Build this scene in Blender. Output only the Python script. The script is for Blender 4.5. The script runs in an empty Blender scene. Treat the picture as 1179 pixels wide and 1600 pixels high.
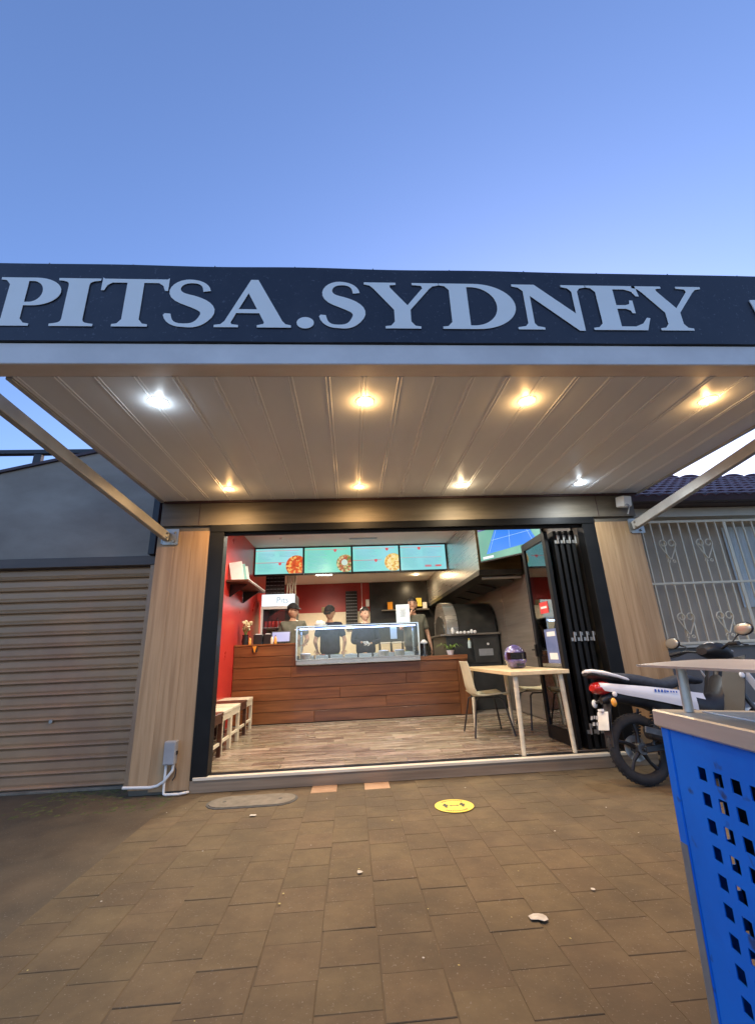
import bpy, bmesh, math, random
from math import sin, cos, pi, radians as R
from mathutils import Matrix, Vector, Euler

random.seed(7)
S = bpy.context.scene
COL = S.collection

# ------------------------------------------------------------------ camera
cam = bpy.data.cameras.new("camera")
cam.sensor_fit = 'VERTICAL'; cam.sensor_height = 24.0; cam.lens = 10.1587
cam.clip_start = 0.02; cam.clip_end = 2000
cam_o = bpy.data.objects.new("camera", cam); COL.objects.link(cam_o)
CM = [[0.997583, -0.056515, -0.040434], [-0.020784, 0.312560, -0.949671], [0.066309, 0.948215, 0.310629]]
cam_o.matrix_world = Matrix(((CM[0][0], -CM[1][0], -CM[2][0], 0.0),
                             (CM[0][1], -CM[1][1], -CM[2][1], -4.6),
                             (CM[0][2], -CM[1][2], -CM[2][2], 1.13), (0, 0, 0, 1)))
S.camera = cam_o

# ------------------------------------------------------------------ sky, sun, exposure
SUN_EL, SUN_ROT = R(11.0), R(24)
w = bpy.data.worlds.new("World"); S.world = w; w.use_nodes = True
wn = w.node_tree.nodes; wl = w.node_tree.links
sky = wn.new('ShaderNodeTexSky'); sky.sky_type = 'NISHITA'; sky.sun_disc = False
sky.sun_elevation = SUN_EL; sky.sun_rotation = SUN_ROT
sky.air_density = 1.0; sky.dust_density = 0.9; sky.ozone_density = 4.1; sky.altitude = 0
tint = wn.new('ShaderNodeMixRGB'); tint.blend_type = 'MULTIPLY'; tint.inputs[0].default_value = 1; tint.inputs[2].default_value = (1.16, .95, 1.03, 1)
wl.new(sky.outputs[0], tint.inputs[1]); wl.new(tint.outputs[0], wn['Background'].inputs[0]); wn['Background'].inputs[1].default_value = 0.15
sun = bpy.data.lights.new("sun", 'SUN'); sun.energy = 0.3; sun.angle = R(12); sun.color = (1, .8, .62)
sun_o = bpy.data.objects.new("sun", sun); COL.objects.link(sun_o)
sd = Vector((sin(SUN_ROT) * cos(SUN_EL), cos(SUN_ROT) * cos(SUN_EL), sin(SUN_EL)))
sun_o.rotation_euler = sd.to_track_quat('Z', 'Y').to_euler(); sun_o.location = (10, 30, 12)
S.view_settings.view_transform = 'Standard'; S.view_settings.look = 'None'
S.view_settings.gamma = 1.0; S.view_settings.use_curve_mapping = False
S.view_settings.exposure = 1.42
S.render.engine = 'CYCLES'
S.cycles.max_bounces = 8; S.cycles.transparent_max_bounces = 12
S.cycles.use_denoising = True
S.cycles.sample_clamp_indirect = 6.0

# ------------------------------------------------------------------ materials
def _mat(name):
    m = bpy.data.materials.new(name); m.use_nodes = True
    return m, m.node_tree.nodes, m.node_tree.links

def pm(name, c1, c2=None, scale=(6, 6, 6), detail=6, rough=.6, metal=0, bump=0, bdist=.01, rnd=0, lo=.35, hi=.65,
       coat=0, spec=.5, world=False, rvar=.12, speck=None, speck_scale=60, hue=0, stain=None):
    m, n, l = _mat(name); b = n['Principled BSDF']
    tc = n.new('ShaderNodeTexCoord'); mp = n.new('ShaderNodeMapping'); mp.inputs['Scale'].default_value = scale
    if world:
        geo = n.new('ShaderNodeNewGeometry'); src = geo.outputs['Position']
    else:
        src = tc.outputs['Object']
    oi = n.new('ShaderNodeObjectInfo')
    if rnd:
        mul = n.new('ShaderNodeMath'); mul.operation = 'MULTIPLY'; mul.inputs[1].default_value = 43.7
        l.new(oi.outputs['Random'], mul.inputs[0])
        add = n.new('ShaderNodeVectorMath'); add.operation = 'ADD'
        l.new(src, add.inputs[0]); l.new(mul.outputs[0], add.inputs[1]); src = add.outputs[0]
    l.new(src, mp.inputs['Vector'])
    no = n.new('ShaderNodeTexNoise'); no.inputs['Scale'].default_value = 1; no.inputs['Detail'].default_value = detail
    no.inputs['Roughness'].default_value = .6
    l.new(mp.outputs[0], no.inputs['Vector'])
    rp = n.new('ShaderNodeValToRGB')
    rp.color_ramp.elements[0].position = lo; rp.color_ramp.elements[0].color = (*c1, 1)
    rp.color_ramp.elements[1].position = hi; rp.color_ramp.elements[1].color = (*(c2 or c1), 1)
    l.new(no.outputs['Fac'], rp.inputs['Fac'])
    out = rp.outputs['Color']
    if rnd:
        hs = n.new('ShaderNodeHueSaturation')
        mr = n.new('ShaderNodeMapRange'); mr.inputs['To Min'].default_value = 1 - rnd; mr.inputs['To Max'].default_value = 1 + rnd
        l.new(oi.outputs['Random'], mr.inputs['Value']); l.new(mr.outputs[0], hs.inputs['Value'])
        if hue:
            fr = n.new('ShaderNodeMath'); fr.operation = 'MULTIPLY'; fr.inputs[1].default_value = 7.31
            fc = n.new('ShaderNodeMath'); fc.operation = 'FRACT'
            m2 = n.new('ShaderNodeMapRange'); m2.inputs['To Min'].default_value = .5 - hue; m2.inputs['To Max'].default_value = .5 + hue
            l.new(oi.outputs['Random'], fr.inputs[0]); l.new(fr.outputs[0], fc.inputs[0]); l.new(fc.outputs[0], m2.inputs['Value'])
            l.new(m2.outputs[0], hs.inputs['Hue'])
        l.new(out, hs.inputs['Color']); out = hs.outputs['Color']
    if stain:
        gp = n.new('ShaderNodeNewGeometry')
        for sc_, c_, a_, b_ in ((.9, stain[0], .44, .62), (2.6, stain[1], .5, .72)):
            n3 = n.new('ShaderNodeTexNoise'); n3.inputs['Scale'].default_value = sc_; n3.inputs['Detail'].default_value = 7; n3.inputs['Roughness'].default_value = .62
            l.new(gp.outputs['Position'], n3.inputs['Vector'])
            r3 = n.new('ShaderNodeMapRange'); r3.inputs['From Min'].default_value = a_; r3.inputs['From Max'].default_value = b_; r3.inputs['To Max'].default_value = .75
            l.new(n3.outputs['Fac'], r3.inputs['Value'])
            m3 = n.new('ShaderNodeMixRGB'); m3.inputs['Color2'].default_value = (*c_, 1); l.new(r3.outputs[0], m3.inputs['Fac']); l.new(out, m3.inputs['Color1']); out = m3.outputs['Color']
    if speck:
        n2 = n.new('ShaderNodeTexNoise'); n2.inputs['Scale'].default_value = speck_scale; n2.inputs['Detail'].default_value = 3
        l.new(src, n2.inputs['Vector'])
        r2 = n.new('ShaderNodeValToRGB'); r2.color_ramp.elements[0].position = .64; r2.color_ramp.elements[1].position = .72
        l.new(n2.outputs['Fac'], r2.inputs['Fac'])
        mx = n.new('ShaderNodeMixRGB'); mx.inputs['Color2'].default_value = (*speck, 1)
        l.new(r2.outputs['Color'], mx.inputs['Fac']); l.new(out, mx.inputs['Color1']); out = mx.outputs['Color']
    l.new(out, b.inputs['Base Color'])
    rr = n.new('ShaderNodeMapRange'); rr.inputs['To Min'].default_value = max(.02, rough - rvar * rough); rr.inputs['To Max'].default_value = min(1, rough + rvar * rough)
    l.new(no.outputs['Fac'], rr.inputs['Value']); l.new(rr.outputs[0], b.inputs['Roughness'])
    b.inputs['Metallic'].default_value = metal; b.inputs['Specular IOR Level'].default_value = spec
    b.inputs['Coat Weight'].default_value = coat
    if bump:
        bp = n.new('ShaderNodeBump'); bp.inputs['Strength'].default_value = bump; bp.inputs['Distance'].default_value = bdist
        l.new(no.outputs['Fac'], bp.inputs['Height']); l.new(bp.outputs[0], b.inputs['Normal'])
    return m

def em(name, c, s):
    m, n, l = _mat(name); b = n['Principled BSDF']
    b.inputs['Base Color'].default_value = (*[min(1, x) * .3 for x in c], 1)
    b.inputs['Emission Color'].default_value = (*c, 1); b.inputs['Emission Strength'].default_value = s * (0.41 if s < 1.5 else 1)
    b.inputs['Roughness'].default_value = .3
    return m

def glass(name, tint=(1, 1, 1), refl=.12, rough=.02):
    m, n, l = _mat(name); n.remove(n['Principled BSDF'])
    t = n.new('ShaderNodeBsdfTransparent'); t.inputs[0].default_value = (*tint, 1)
    g = n.new('ShaderNodeBsdfGlossy'); g.inputs['Roughness'].default_value = rough; g.inputs[0].default_value = (.9, .95, 1, 1)
    f = n.new('ShaderNodeFresnel'); f.inputs[0].default_value = 1.5
    mm = n.new('ShaderNodeMath'); mm.operation = 'MAXIMUM'; mm.inputs[1].default_value = refl * .4
    l.new(f.outputs[0], mm.inputs[0])
    mx = n.new('ShaderNodeMixShader'); l.new(mm.outputs[0], mx.inputs[0]); l.new(t.outputs[0], mx.inputs[1]); l.new(g.outputs[0], mx.inputs[2])
    l.new(mx.outputs[0], n['Material Output'].inputs[0])
    return m

def screen_mat(name, c1, c2, s, axis=0):
    """an LCD picture: soft blotches between two colours, emitting"""
    m, n, l = _mat(name); b = n['Principled BSDF']
    tc = n.new('ShaderNodeTexCoord'); no = n.new('ShaderNodeTexNoise'); no.inputs['Scale'].default_value = 1.6; no.inputs['Detail'].default_value = 1
    l.new(tc.outputs['Object'], no.inputs['Vector'])
    rp = n.new('ShaderNodeValToRGB'); rp.color_ramp.elements[0].color = (*c1, 1); rp.color_ramp.elements[1].color = (*c2, 1)
    rp.color_ramp.elements[0].position = .38; rp.color_ramp.elements[1].position = .62
    l.new(no.outputs['Fac'], rp.inputs['Fac'])
    b.inputs['Base Color'].default_value = (.02, .02, .02, 1); b.inputs['Roughness'].default_value = .25
    l.new(rp.outputs['Color'], b.inputs['Emission Color']); b.inputs['Emission Strength'].default_value = s * 0.41
    return m

def pizza_mat(name, cols, s, sc=28):
    m, n, l = _mat(name); b = n['Principled BSDF']
    tc = n.new('ShaderNodeTexCoord'); v = n.new('ShaderNodeTexVoronoi'); v.inputs['Scale'].default_value = sc
    l.new(tc.outputs['Object'], v.inputs['Vector'])
    rp = n.new('ShaderNodeValToRGB'); rp.color_ramp.interpolation = 'CONSTANT'
    while len(rp.color_ramp.elements) < len(cols): rp.color_ramp.elements.new(.5)
    for i, c in enumerate(cols):
        rp.color_ramp.elements[i].position = i / len(cols); rp.color_ramp.elements[i].color = (*c, 1)
    sx = n.new('ShaderNodeSeparateColor'); l.new(v.outputs['Color'], sx.inputs[0]); l.new(sx.outputs[0], rp.inputs['Fac'])
    b.inputs['Base Color'].default_value = (.02, .02, .02, 1)
    l.new(rp.outputs['Color'], b.inputs['Emission Color']); b.inputs['Emission Strength'].default_value = s * 0.41
    return m

# ------------------------------------------------------------------ mesh builder
class MB:
    def __init__(s): s.bm = bmesh.new()
    def box(s, c, d, rot=None, bev=0):
        """box centred at c with size d"""
        hx, hy, hz = d[0] / 2, d[1] / 2, d[2] / 2
        C = [(-hx, -hy, -hz), (hx, -hy, -hz), (hx, hy, -hz), (-hx, hy, -hz), (-hx, -hy, hz), (hx, -hy, hz), (hx, hy, hz), (-hx, hy, hz)]
        F = ((3, 2, 1, 0), (4, 5, 6, 7), (0, 1, 5, 4), (1, 2, 6, 5), (2, 3, 7, 6), (3, 0, 4, 7))
        T = (Matrix.Translation(c) @ Euler(rot).to_matrix().to_4x4()) if rot else Matrix.Translation(c)
        if bev:
            b2 = bmesh.new(); vs = [b2.verts.new(p) for p in C]
            for f in F: b2.faces.new([vs[i] for i in f])
            bmesh.ops.bevel(b2, geom=list(b2.edges), offset=bev, segments=1, profile=.5, affect='EDGES')
            b2.verts.index_update(); vs = [s.bm.verts.new(T @ v.co) for v in b2.verts]
            for f in b2.faces: s.bm.faces.new([vs[v.index] for v in f.verts])
            b2.free()
        else:
            vs = [s.bm.verts.new(T @ Vector(p)) for p in C]
            for f in F: s.bm.faces.new([vs[i] for i in f])
        return s
    def span(s, a, b, bev=0):
        """box between two corners"""
        return s.box([(a[i] + b[i]) / 2 for i in range(3)], [abs(b[i] - a[i]) for i in range(3)], None, bev)
    def cyl(s, p0, p1, r0, r1=None, seg=12, cap=True):
        p0, p1 = Vector(p0), Vector(p1); d = p1 - p0
        q = d.to_track_quat('Z', 'Y').to_matrix().to_4x4()
        bmesh.ops.create_cone(s.bm, cap_ends=cap, segments=seg, radius1=r0, radius2=r0 if r1 is None else r1, depth=d.length,
                              matrix=Matrix.Translation((p0 + p1) / 2) @ q); return s
    def ring(s, pts, closed=False):
        return s
    def tube(s, pts, r, seg=8, closed=False):
        pts = [Vector(p) for p in pts]; n = len(pts); rings = []
        up = None
        for i, p in enumerate(pts):
            a = pts[(i - 1) % n] if (i > 0 or closed) else p
            b = pts[(i + 1) % n] if (i < n - 1 or closed) else p
            t = (b - a).normalized()
            if up is None: up = t.orthogonal().normalized()
            up = (up - t * up.dot(t)); up = up.normalized() if up.length > 1e-6 else t.orthogonal().normalized()
            sd_ = t.cross(up); rr = r[i] if isinstance(r, (list, tuple)) else r
            rings.append([s.bm.verts.new(p + up * rr * cos(2 * pi * k / seg) + sd_ * rr * sin(2 * pi * k / seg)) for k in range(seg)])
        m = n if closed else n - 1
        for i in range(m):
            A, B = rings[i], rings[(i + 1) % n]
            for k in range(seg): s.bm.faces.new((A[k], A[(k + 1) % seg], B[(k + 1) % seg], B[k]))
        if not closed:
            s.bm.faces.new(rings[0][::-1]); s.bm.faces.new(rings[-1])
        return s
    def sphere(s, c, r, d=(1, 1, 1), u=16, v=10, rot=None):
        T = (Matrix.Translation(c) @ Euler(rot).to_matrix().to_4x4()) if rot else Matrix.Translation(c)
        rings = []
        for j in range(1, v):
            th = pi * j / v
            rings.append([s.bm.verts.new(T @ Vector((r * d[0] * sin(th) * cos(2 * pi * i / u), r * d[1] * sin(th) * sin(2 * pi * i / u), r * d[2] * cos(th)))) for i in range(u)])
        a = s.bm.verts.new(T @ Vector((0, 0, r * d[2]))); z = s.bm.verts.new(T @ Vector((0, 0, -r * d[2])))
        for i in range(u):
            k = (i + 1) % u
            s.bm.faces.new((a, rings[0][i], rings[0][k])); s.bm.faces.new((z, rings[-1][k], rings[-1][i]))
            for A, B in zip(rings, rings[1:]): s.bm.faces.new((A[i], B[i], B[k], A[k]))
        return s
    def lathe(s, prof, c=(0, 0, 0), seg=24, axis='Z', ang=2 * pi):
        rings = []
        for r, h in prof:
            ring = []
            for k in range(seg):
                a = ang * k / seg
                p = Vector((r * cos(a), r * sin(a), h))
                if axis == 'Y': p = Vector((p.x, p.z, p.y))
                if axis == 'X': p = Vector((p.z, p.x, p.y))
                ring.append(s.bm.verts.new(p + Vector(c)))
            rings.append(ring)
        for A, B in zip(rings, rings[1:]):
            for k in range(seg):
                s.bm.faces.new((A[k], A[(k + 1) % seg], B[(k + 1) % seg], B[k]))
        return s
    def loft(s, secs, seg=14, p=2.4, cap=True, axis='X'):
        """secs: (cx, cy, cz, ry, rz) superellipse sections along X"""
        rings = []
        for cx, cy, cz, ry, rz in secs:
            ring = []
            for k in range(seg):
                a = 2 * pi * k / seg; ca, sa = cos(a), sin(a)
                y = ry * abs(ca) ** (2 / p) * (1 if ca >= 0 else -1); z = rz * abs(sa) ** (2 / p) * (1 if sa >= 0 else -1)
                if axis == 'X': v = (cx, cy + y, cz + z)
                else: v = (cx + y, cy + z, cz)
                ring.append(s.bm.verts.new(v))
            rings.append(ring)
        for A, B in zip(rings, rings[1:]):
            for k in range(seg): s.bm.faces.new((A[k], A[(k + 1) % seg], B[(k + 1) % seg], B[k]))
        if cap: s.bm.faces.new(rings[0][::-1]); s.bm.faces.new(rings[-1])
        return s
    def prism(s, pts, a, b, axis='Y'):
        """polygon extruded from a to b along an axis; pts are the two other coordinates in order"""
        def P(p, t):
            return {'X': (t, p[0], p[1]), 'Y': (p[0], t, p[1]), 'Z': (p[0], p[1], t)}[axis]
        A = [s.bm.verts.new(P(p, a)) for p in pts]; B = [s.bm.verts.new(P(p, b)) for p in pts]
        n = len(pts)
        s.bm.faces.new(A); s.bm.faces.new(B[::-1])
        for i in range(n): s.bm.faces.new((A[i], B[i], B[(i + 1) % n], A[(i + 1) % n]))
        return s
    def quad(s, a, b, c, d):
        s.bm.faces.new([s.bm.verts.new(p) for p in (a, b, c, d)]); return s
    def grid(s, fn, nu, nv):
        V = [[s.bm.verts.new(fn(i / nu, j / nv)) for j in range(nv + 1)] for i in range(nu + 1)]
        for i in range(nu):
            for j in range(nv): s.bm.faces.new((V[i][j], V[i + 1][j], V[i + 1][j + 1], V[i][j + 1]))
        return s
    def thick(s, t):
        bmesh.ops.recalc_face_normals(s.bm, faces=s.bm.faces)
        s.bm.normal_update(); s.bm.verts.index_update(); s.bm.verts.ensure_lookup_table()
        fs = list(s.bm.faces); bd = [(e.verts[0], e.verts[1]) for e in s.bm.edges if e.is_boundary]
        cp = {v: s.bm.verts.new(v.co - v.normal * t) for v in list(s.bm.verts)}
        for f in fs: s.bm.faces.new([cp[v] for v in reversed(f.verts)])
        for a, b in bd: s.bm.faces.new((a, b, cp[b], cp[a]))
        return s
    def xf(s, m):
        bmesh.ops.transform(s.bm, matrix=m, verts=s.bm.verts); return s
    def mesh(s, name, smooth=False, ang=40):
        bmesh.ops.recalc_face_normals(s.bm, faces=s.bm.faces)
        me = bpy.data.meshes.new(name); s.bm.to_mesh(me); s.bm.free()
        if smooth:
            me.polygons.foreach_set('use_smooth', [True] * len(me.polygons))
            me.set_sharp_from_angle(angle=R(ang))
        return me
    def build(s, name, mat, parent=None, smooth=False, local=False, ang=40):
        me = s.mesh(name, smooth, ang)
        if mat: me.materials.append(mat)
        if parent is not None and not local:
            me.transform(Matrix.Translation(-wloc(parent)))
        o = bpy.data.objects.new(name, me); COL.objects.link(o)
        if parent is not None: o.parent = parent
        return o

def wloc(o):
    v = Vector(o.location)
    while o.parent: o = o.parent; v += Vector(o.location)
    return v

def tag(o, label, cat, group=None):
    o['label'] = label; o['category'] = cat
    if group: o['group'] = group
    return o
def thing(name, label, cat, loc=(0, 0, 0), rz=0, group=None):
    o = bpy.data.objects.new(name, None); COL.objects.link(o); o.empty_display_size = .1
    o.location = loc; o.rotation_euler = (0, 0, rz)
    return tag(o, label, cat, group)
def struct(o, kind='structure'):
    o['kind'] = kind; return o
def inst(me, name, parent, loc, rot=(0, 0, 0), scale=(1, 1, 1)):
    """a piece sharing mesh data; loc in world coordinates"""
    o = bpy.data.objects.new(name, me); COL.objects.link(o)
    if parent is not None: o.parent = parent; loc = Vector(loc) - wloc(parent)
    o.location = loc; o.rotation_euler = rot; o.scale = scale
    return o
def dup(o, parent=None):
    c = o.copy(); COL.objects.link(c)
    if parent is not None: c.parent = parent
    for ch in list(o.children): dup(ch, c)
    return c
def arc(c, r, a0, a1, n, plane='XZ', t=0):
    out = []
    for i in range(n + 1):
        a = a0 + (a1 - a0) * i / n; u, v = c[0] + r * cos(a), c[1] + r * sin(a)
        out.append({'XZ': (u, t, v), 'YZ': (t, u, v), 'XY': (u, v, t)}[plane])
    return out
def added_halo(parent, loc, energy, color):  # extra point light, added under a downlight to make a halo on the ceiling
    L = bpy.data.lights.new('lamp', 'POINT'); L.energy = energy; L.color = color; L.shadow_soft_size = .02
    o = bpy.data.objects.new('lamp', L); COL.objects.link(o); o.parent = parent; o.location = Vector(loc) - wloc(parent)
def lamp(name, parent, loc, energy, color, radius=.04, spot=R(172), blend=1.0, down=True):
    L = bpy.data.lights.new(name, 'SPOT'); L.energy = energy; L.color = color
    L.shadow_soft_size = radius; L.spot_size = spot; L.spot_blend = blend
    o = bpy.data.objects.new(name, L); COL.objects.link(o)
    o.parent = parent; o.location = Vector(loc) - wloc(parent)
    return o

# ------------------------------------------------------------------ palette
m_paver = pm('brick_paver', (.092, .062, .028), (.13, .09, .043), (9, 9, 9), 8, .88, bump=.6, bdist=.006, rnd=.07, hue=.005, stain=((.066, .047, .023), (.145, .103, .05)), speck=(.17, .135, .095), speck_scale=95)
m_paver_new = pm('clean_paver', (.34, .2, .11), (.42, .27, .16), (9, 9, 9), 8, .85, bump=.4, bdist=.005, rnd=.12)
m_mortar = pm('paving_sand', (.07, .048, .024), (.115, .08, .041), (5, 5, 5), 6, .95, bump=.5)
m_drive = pm('driveway_concrete', (.072, .051, .027), (.115, .083, .045), (3, 3, 3), 10, .9, bump=.35, bdist=.008, stain=((.05, .041, .025), (.1, .076, .044)), speck=(.16, .13, .095), speck_scale=90, world=True)
m_moss = pm('moss', (.05, .06, .018), (.11, .11, .035), (14, 14, 14), 8, .95, bump=.8)
m_clad = pm('timber_look_cladding', (.31, .185, .085), (.43, .275, .14), (26, 26, 1.1), 6, .5, bump=.12, bdist=.003, rnd=.06)
m_riser = pm('timber_look_riser', (.2, .135, .08), (.31, .22, .135), (1.1, 26, 26), 6, .5, bump=.12, bdist=.003)
m_lintel = pm('weathered_lintel', (.1, .083, .058), (.165, .138, .1), (1.2, 8, 10), 6, .6, bump=.1)
m_black = pm('black_aluminium', (.006, .006, .006), (.010, .010, .010), (3, 3, 3), 4, .45, spec=.2)
m_strip = pm('pale_sill_strip', (.55, .48, .36), (.68, .6, .46), (2, 20, 20), 4, .45)
m_track = pm('dark_door_track', (.04, .035, .03), (.07, .06, .055), (5, 30, 30), 4, .4, metal=.6)
m_soffit = pm('soffit_panel', (.77, .82, .88), (.81, .86, .92), (4, 1.2, 4), 5, .38, rnd=.02, spec=.4)
m_beam = pm('painted_steel_beam', (.74, .66, .6), (.84, .76, .69), (2, 8, 3), 7, .5, bump=.05, stain=((.64, .57, .52), (.8, .73, .67)))
m_brace = pm('galvanised_tube', (.42, .41, .39), (.55, .54, .5), (4, 4, 4), 6, .42, metal=.35)
m_sign = pm('navy_banner', (.012, .013, .022), (.022, .023, .034), (3, 3, 3), 6, .45, speck=(.07, .07, .085), speck_scale=52, bump=.05, stain=((.02, .02, .03), (.035, .035, .045)))
m_letter = pm('white_lettering', (.93, .87, .78), (.95, .9, .82), (3, 3, 3), 4, .5)
m_bolt = pm('zinc_bolt', (.3, .29, .27), (.4, .39, .36), (8, 8, 8), 3, .4, metal=.8)
m_gwall = pm('grey_render', (.28, .225, .175), (.4, .33, .26), (1.1, 1.1, 2.4), 7, .85, bump=.2, world=True)
m_gdoor = pm('brown_roller_door', (.37, .215, .105), (.43, .255, .13), (2, 3, 12), 5, .42, rnd=.05, stain=((.29, .165, .095), (.4, .23, .13)))
m_gbeam = pm('brown_door_head', (.08, .055, .04), (.11, .075, .055), (2, 3, 12), 5, .5)
m_rail = pm('dark_rail', (.018, .017, .018), (.03, .028, .028), (4, 4, 4), 4, .5)
m_roof = pm('roof_tile_glazed', (.08, .026, .026), (.15, .05, .048), (7, 7, 7), 6, .5, rnd=.25, spec=.35)
m_gutter = pm('dark_gutter', (.04, .016, .018), (.07, .03, .03), (3, 3, 3), 4, .5)
m_fascia = pm('cream_board', (.55, .49, .38), (.66, .6, .48), (2, 4, 12), 5, .6)
m_hwall = pm('taupe_house_wall', (.46, .35, .24), (.54, .42, .3), (2, 2, 2), 6, .8, bump=.1)
m_hbase = pm('grey_base_wall', (.15, .13, .11), (.22, .195, .17), (3, 3, 3), 7, .85, bump=.25)
m_grille = pm('cream_grille_paint', (.8, .64, .42), (.88, .72, .48), (6, 6, 6), 4, .45)
m_curt = pm('pale_curtain', (.55, .55, .5), (.68, .68, .62), (18, 1, 1), 4, .8)
m_pvc = pm('white_conduit', (.68, .67, .62), (.76, .75, .7), (8, 8, 8), 4, .4)
m_greybox = pm('grey_plastic', (.25, .26, .27), (.31, .32, .33), (5, 5, 5), 4, .45)
m_cover = pm('concrete_cover', (.13, .112, .082), (.2, .172, .128), (12, 12, 12), 8, .9, bump=.4, bdist=.004)
m_coverring = pm('cover_rim', (.05, .048, .042), (.085, .08, .07), (20, 20, 20), 5, .75)
m_yellow = pm('yellow_vinyl', (.74, .55, .05), (.82, .64, .1), (14, 14, 14), 6, .55, speck=(.5, .4, .15), speck_scale=45)
m_ink = pm('dark_ink', (.05, .05, .03), (.07, .07, .05), (9, 9, 9), 3, .6)
m_paper = pm('paper_litter', (.42, .38, .31), (.58, .54, .46), (20, 20, 20), 4, .85)
m_leaf_dry = pm('dry_leaf', (.4, .32, .1), (.5, .42, .16), (20, 20, 20), 4, .8)
# interior
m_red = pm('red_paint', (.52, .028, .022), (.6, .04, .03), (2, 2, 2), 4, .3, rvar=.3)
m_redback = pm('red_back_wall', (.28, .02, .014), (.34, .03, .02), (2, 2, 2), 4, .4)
m_ceil = pm('off_white_ceiling', (.62, .59, .53), (.68, .65, .59), (2, 2, 2), 4, .8)
m_creamtile = pm('cream_wall_board', (.6, .52, .36), (.68, .6, .44), (3, 3, 3), 4, .5)
m_blackwall = pm('black_board_wall', (.02, .02, .02), (.035, .035, .035), (2, 2, 2), 5, .25)
m_floor = pm('wood_look_tile', (.13, .098, .066), (.38, .31, .23), (2.2, 13, 5), 9, .26, bump=.06, bdist=.003, rnd=.28, hue=.02, rvar=.35)
m_grout = pm('tile_grout', (.2, .17, .13), (.25, .21, .17), (20, 20, 20), 4, .8)
m_merbau = pm('merbau_board', (.13, .045, .014), (.25, .095, .03), (1.3, 14, 16), 7, .32, bump=.06, bdist=.003, rnd=.2, coat=.25)
m_merbau_v = pm('merbau_post', (.13, .045, .014), (.23, .088, .03), (14, 14, 1.3), 7, .32, bump=.06, bdist=.003, rnd=.12, coat=.25)
m_steel = pm('brushed_steel', (.5, .48, .43), (.6, .57, .52), (1.2, 1.2, 30), 5, .28, metal=.8)
m_steeldk = pm('dark_steel_panel', (.2, .175, .145), (.27, .24, .2), (1, 1.2, 26), 6, .33, metal=.35)
m_chrome = pm('chrome_trim', (.7, .7, .7), (.8, .8, .8), (5, 5, 5), 3, .12, metal=1)
m_ovenblk = pm('oven_black', (.018, .018, .016), (.035, .034, .03), (6, 6, 6), 5, .35)
m_ovengrey = pm('oven_stand_grey', (.045, .045, .042), (.07, .07, .065), (4, 4, 4), 5, .4, metal=.4)
m_bronze = pm('bronze_panel', (.2, .14, .06), (.28, .2, .09), (2, 2, 20), 5, .35, metal=.8)
m_blackpl = pm('black_plastic', (.012, .012, .013), (.02, .02, .021), (8, 8, 8), 3, .4)
m_white = pm('white_plastic', (.72, .72, .7), (.8, .8, .78), (6, 6, 6), 3, .4)
m_cream = pm('cream_paint', (.62, .54, .38), (.72, .64, .47), (3, 3, 20), 5, .5)
m_darkwood = pm('dark_stool_wood', (.055, .022, .012), (.1, .042, .024), (4, 4, 20), 6, .4)
m_tabletop = pm('pale_pine_top', (.62, .45, .24), (.72, .55, .32), (14, 1.2, 14), 6, .4)
m_shell = pm('cream_chair_shell', (.55, .5, .33), (.63, .58, .4), (5, 5, 5), 4, .45)
m_glass = glass('clear_glass', (.96, .985, .98), .12)
m_glass2 = glass('door_glass', (.72, .75, .75), .75)
m_navy = pm('navy_cloth', (.012, .016, .035), (.024, .03, .06), (12, 12, 12), 5, .9)
m_olive = pm('olive_grey_cloth', (.115, .115, .085), (.16, .16, .125), (12, 12, 12), 5, .9)
m_trouser = pm('black_trousers', (.015, .015, .018), (.028, .028, .03), (12, 12, 12), 4, .9)
m_skin = pm('skin_tan', (.42, .235, .15), (.5, .3, .2), (9, 9, 9), 4, .55)
m_skin2 = pm('skin_fair', (.56, .34, .24), (.64, .41, .3), (9, 9, 9), 4, .55)
m_hair = pm('black_hair', (.01, .008, .007), (.022, .017, .014), (40, 40, 10), 4, .5)
m_capm = pm('black_cap', (.008, .008, .009), (.016, .016, .018), (30, 30, 30), 4, .85)
m_glove = pm('food_glove', (.72, .72, .7), (.8, .8, .78), (10, 10, 10), 3, .5)
m_green = pm('plant_green', (.08, .16, .025), (.17, .3, .06), (12, 12, 12), 4, .5)
m_flower = pm('cream_petals', (.62, .52, .3), (.75, .66, .45), (30, 30, 30), 4, .7)
m_helmet = pm('helmet_graphic', (.03, .025, .05), (.16, .12, .3), (9, 9, 9), 3, .2, coat=.6, speck=(.42, .36, .1), speck_scale=9)
m_visor = pm('dark_visor', (.01, .01, .012), (.014, .014, .016), (2, 2, 2), 2, .08)
# motorbike and bin
m_tyre = pm('tyre_rubber', (.012, .012, .012), (.022, .022, .022), (20, 20, 20), 5, .8)
m_rim = pm('black_alloy', (.012, .012, .013), (.02, .02, .021), (8, 8, 8), 3, .35, metal=.3)
m_bwhite = pm('bike_white_paint', (.76, .76, .76), (.8, .8, .8), (2, 2, 2), 3, .22, coat=.5)
m_bblack = pm('bike_black_plastic', (.014, .014, .015), (.025, .025, .026), (7, 7, 7), 4, .45)
m_seat = pm('grey_seat_vinyl', (.03, .034, .042), (.045, .05, .06), (30, 30, 30), 4, .5, bump=.1)
m_redlens = pm('red_lens', (.42, .008, .01), (.5, .02, .02), (30, 4, 4), 3, .12, coat=.6)
m_orange = pm('orange_lens', (.72, .3, .03), (.8, .36, .05), (30, 4, 4), 3, .15, coat=.6)
m_engine = pm('engine_metal', (.07, .07, .07), (.14, .14, .14), (12, 12, 12), 5, .45, metal=.7)
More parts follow.
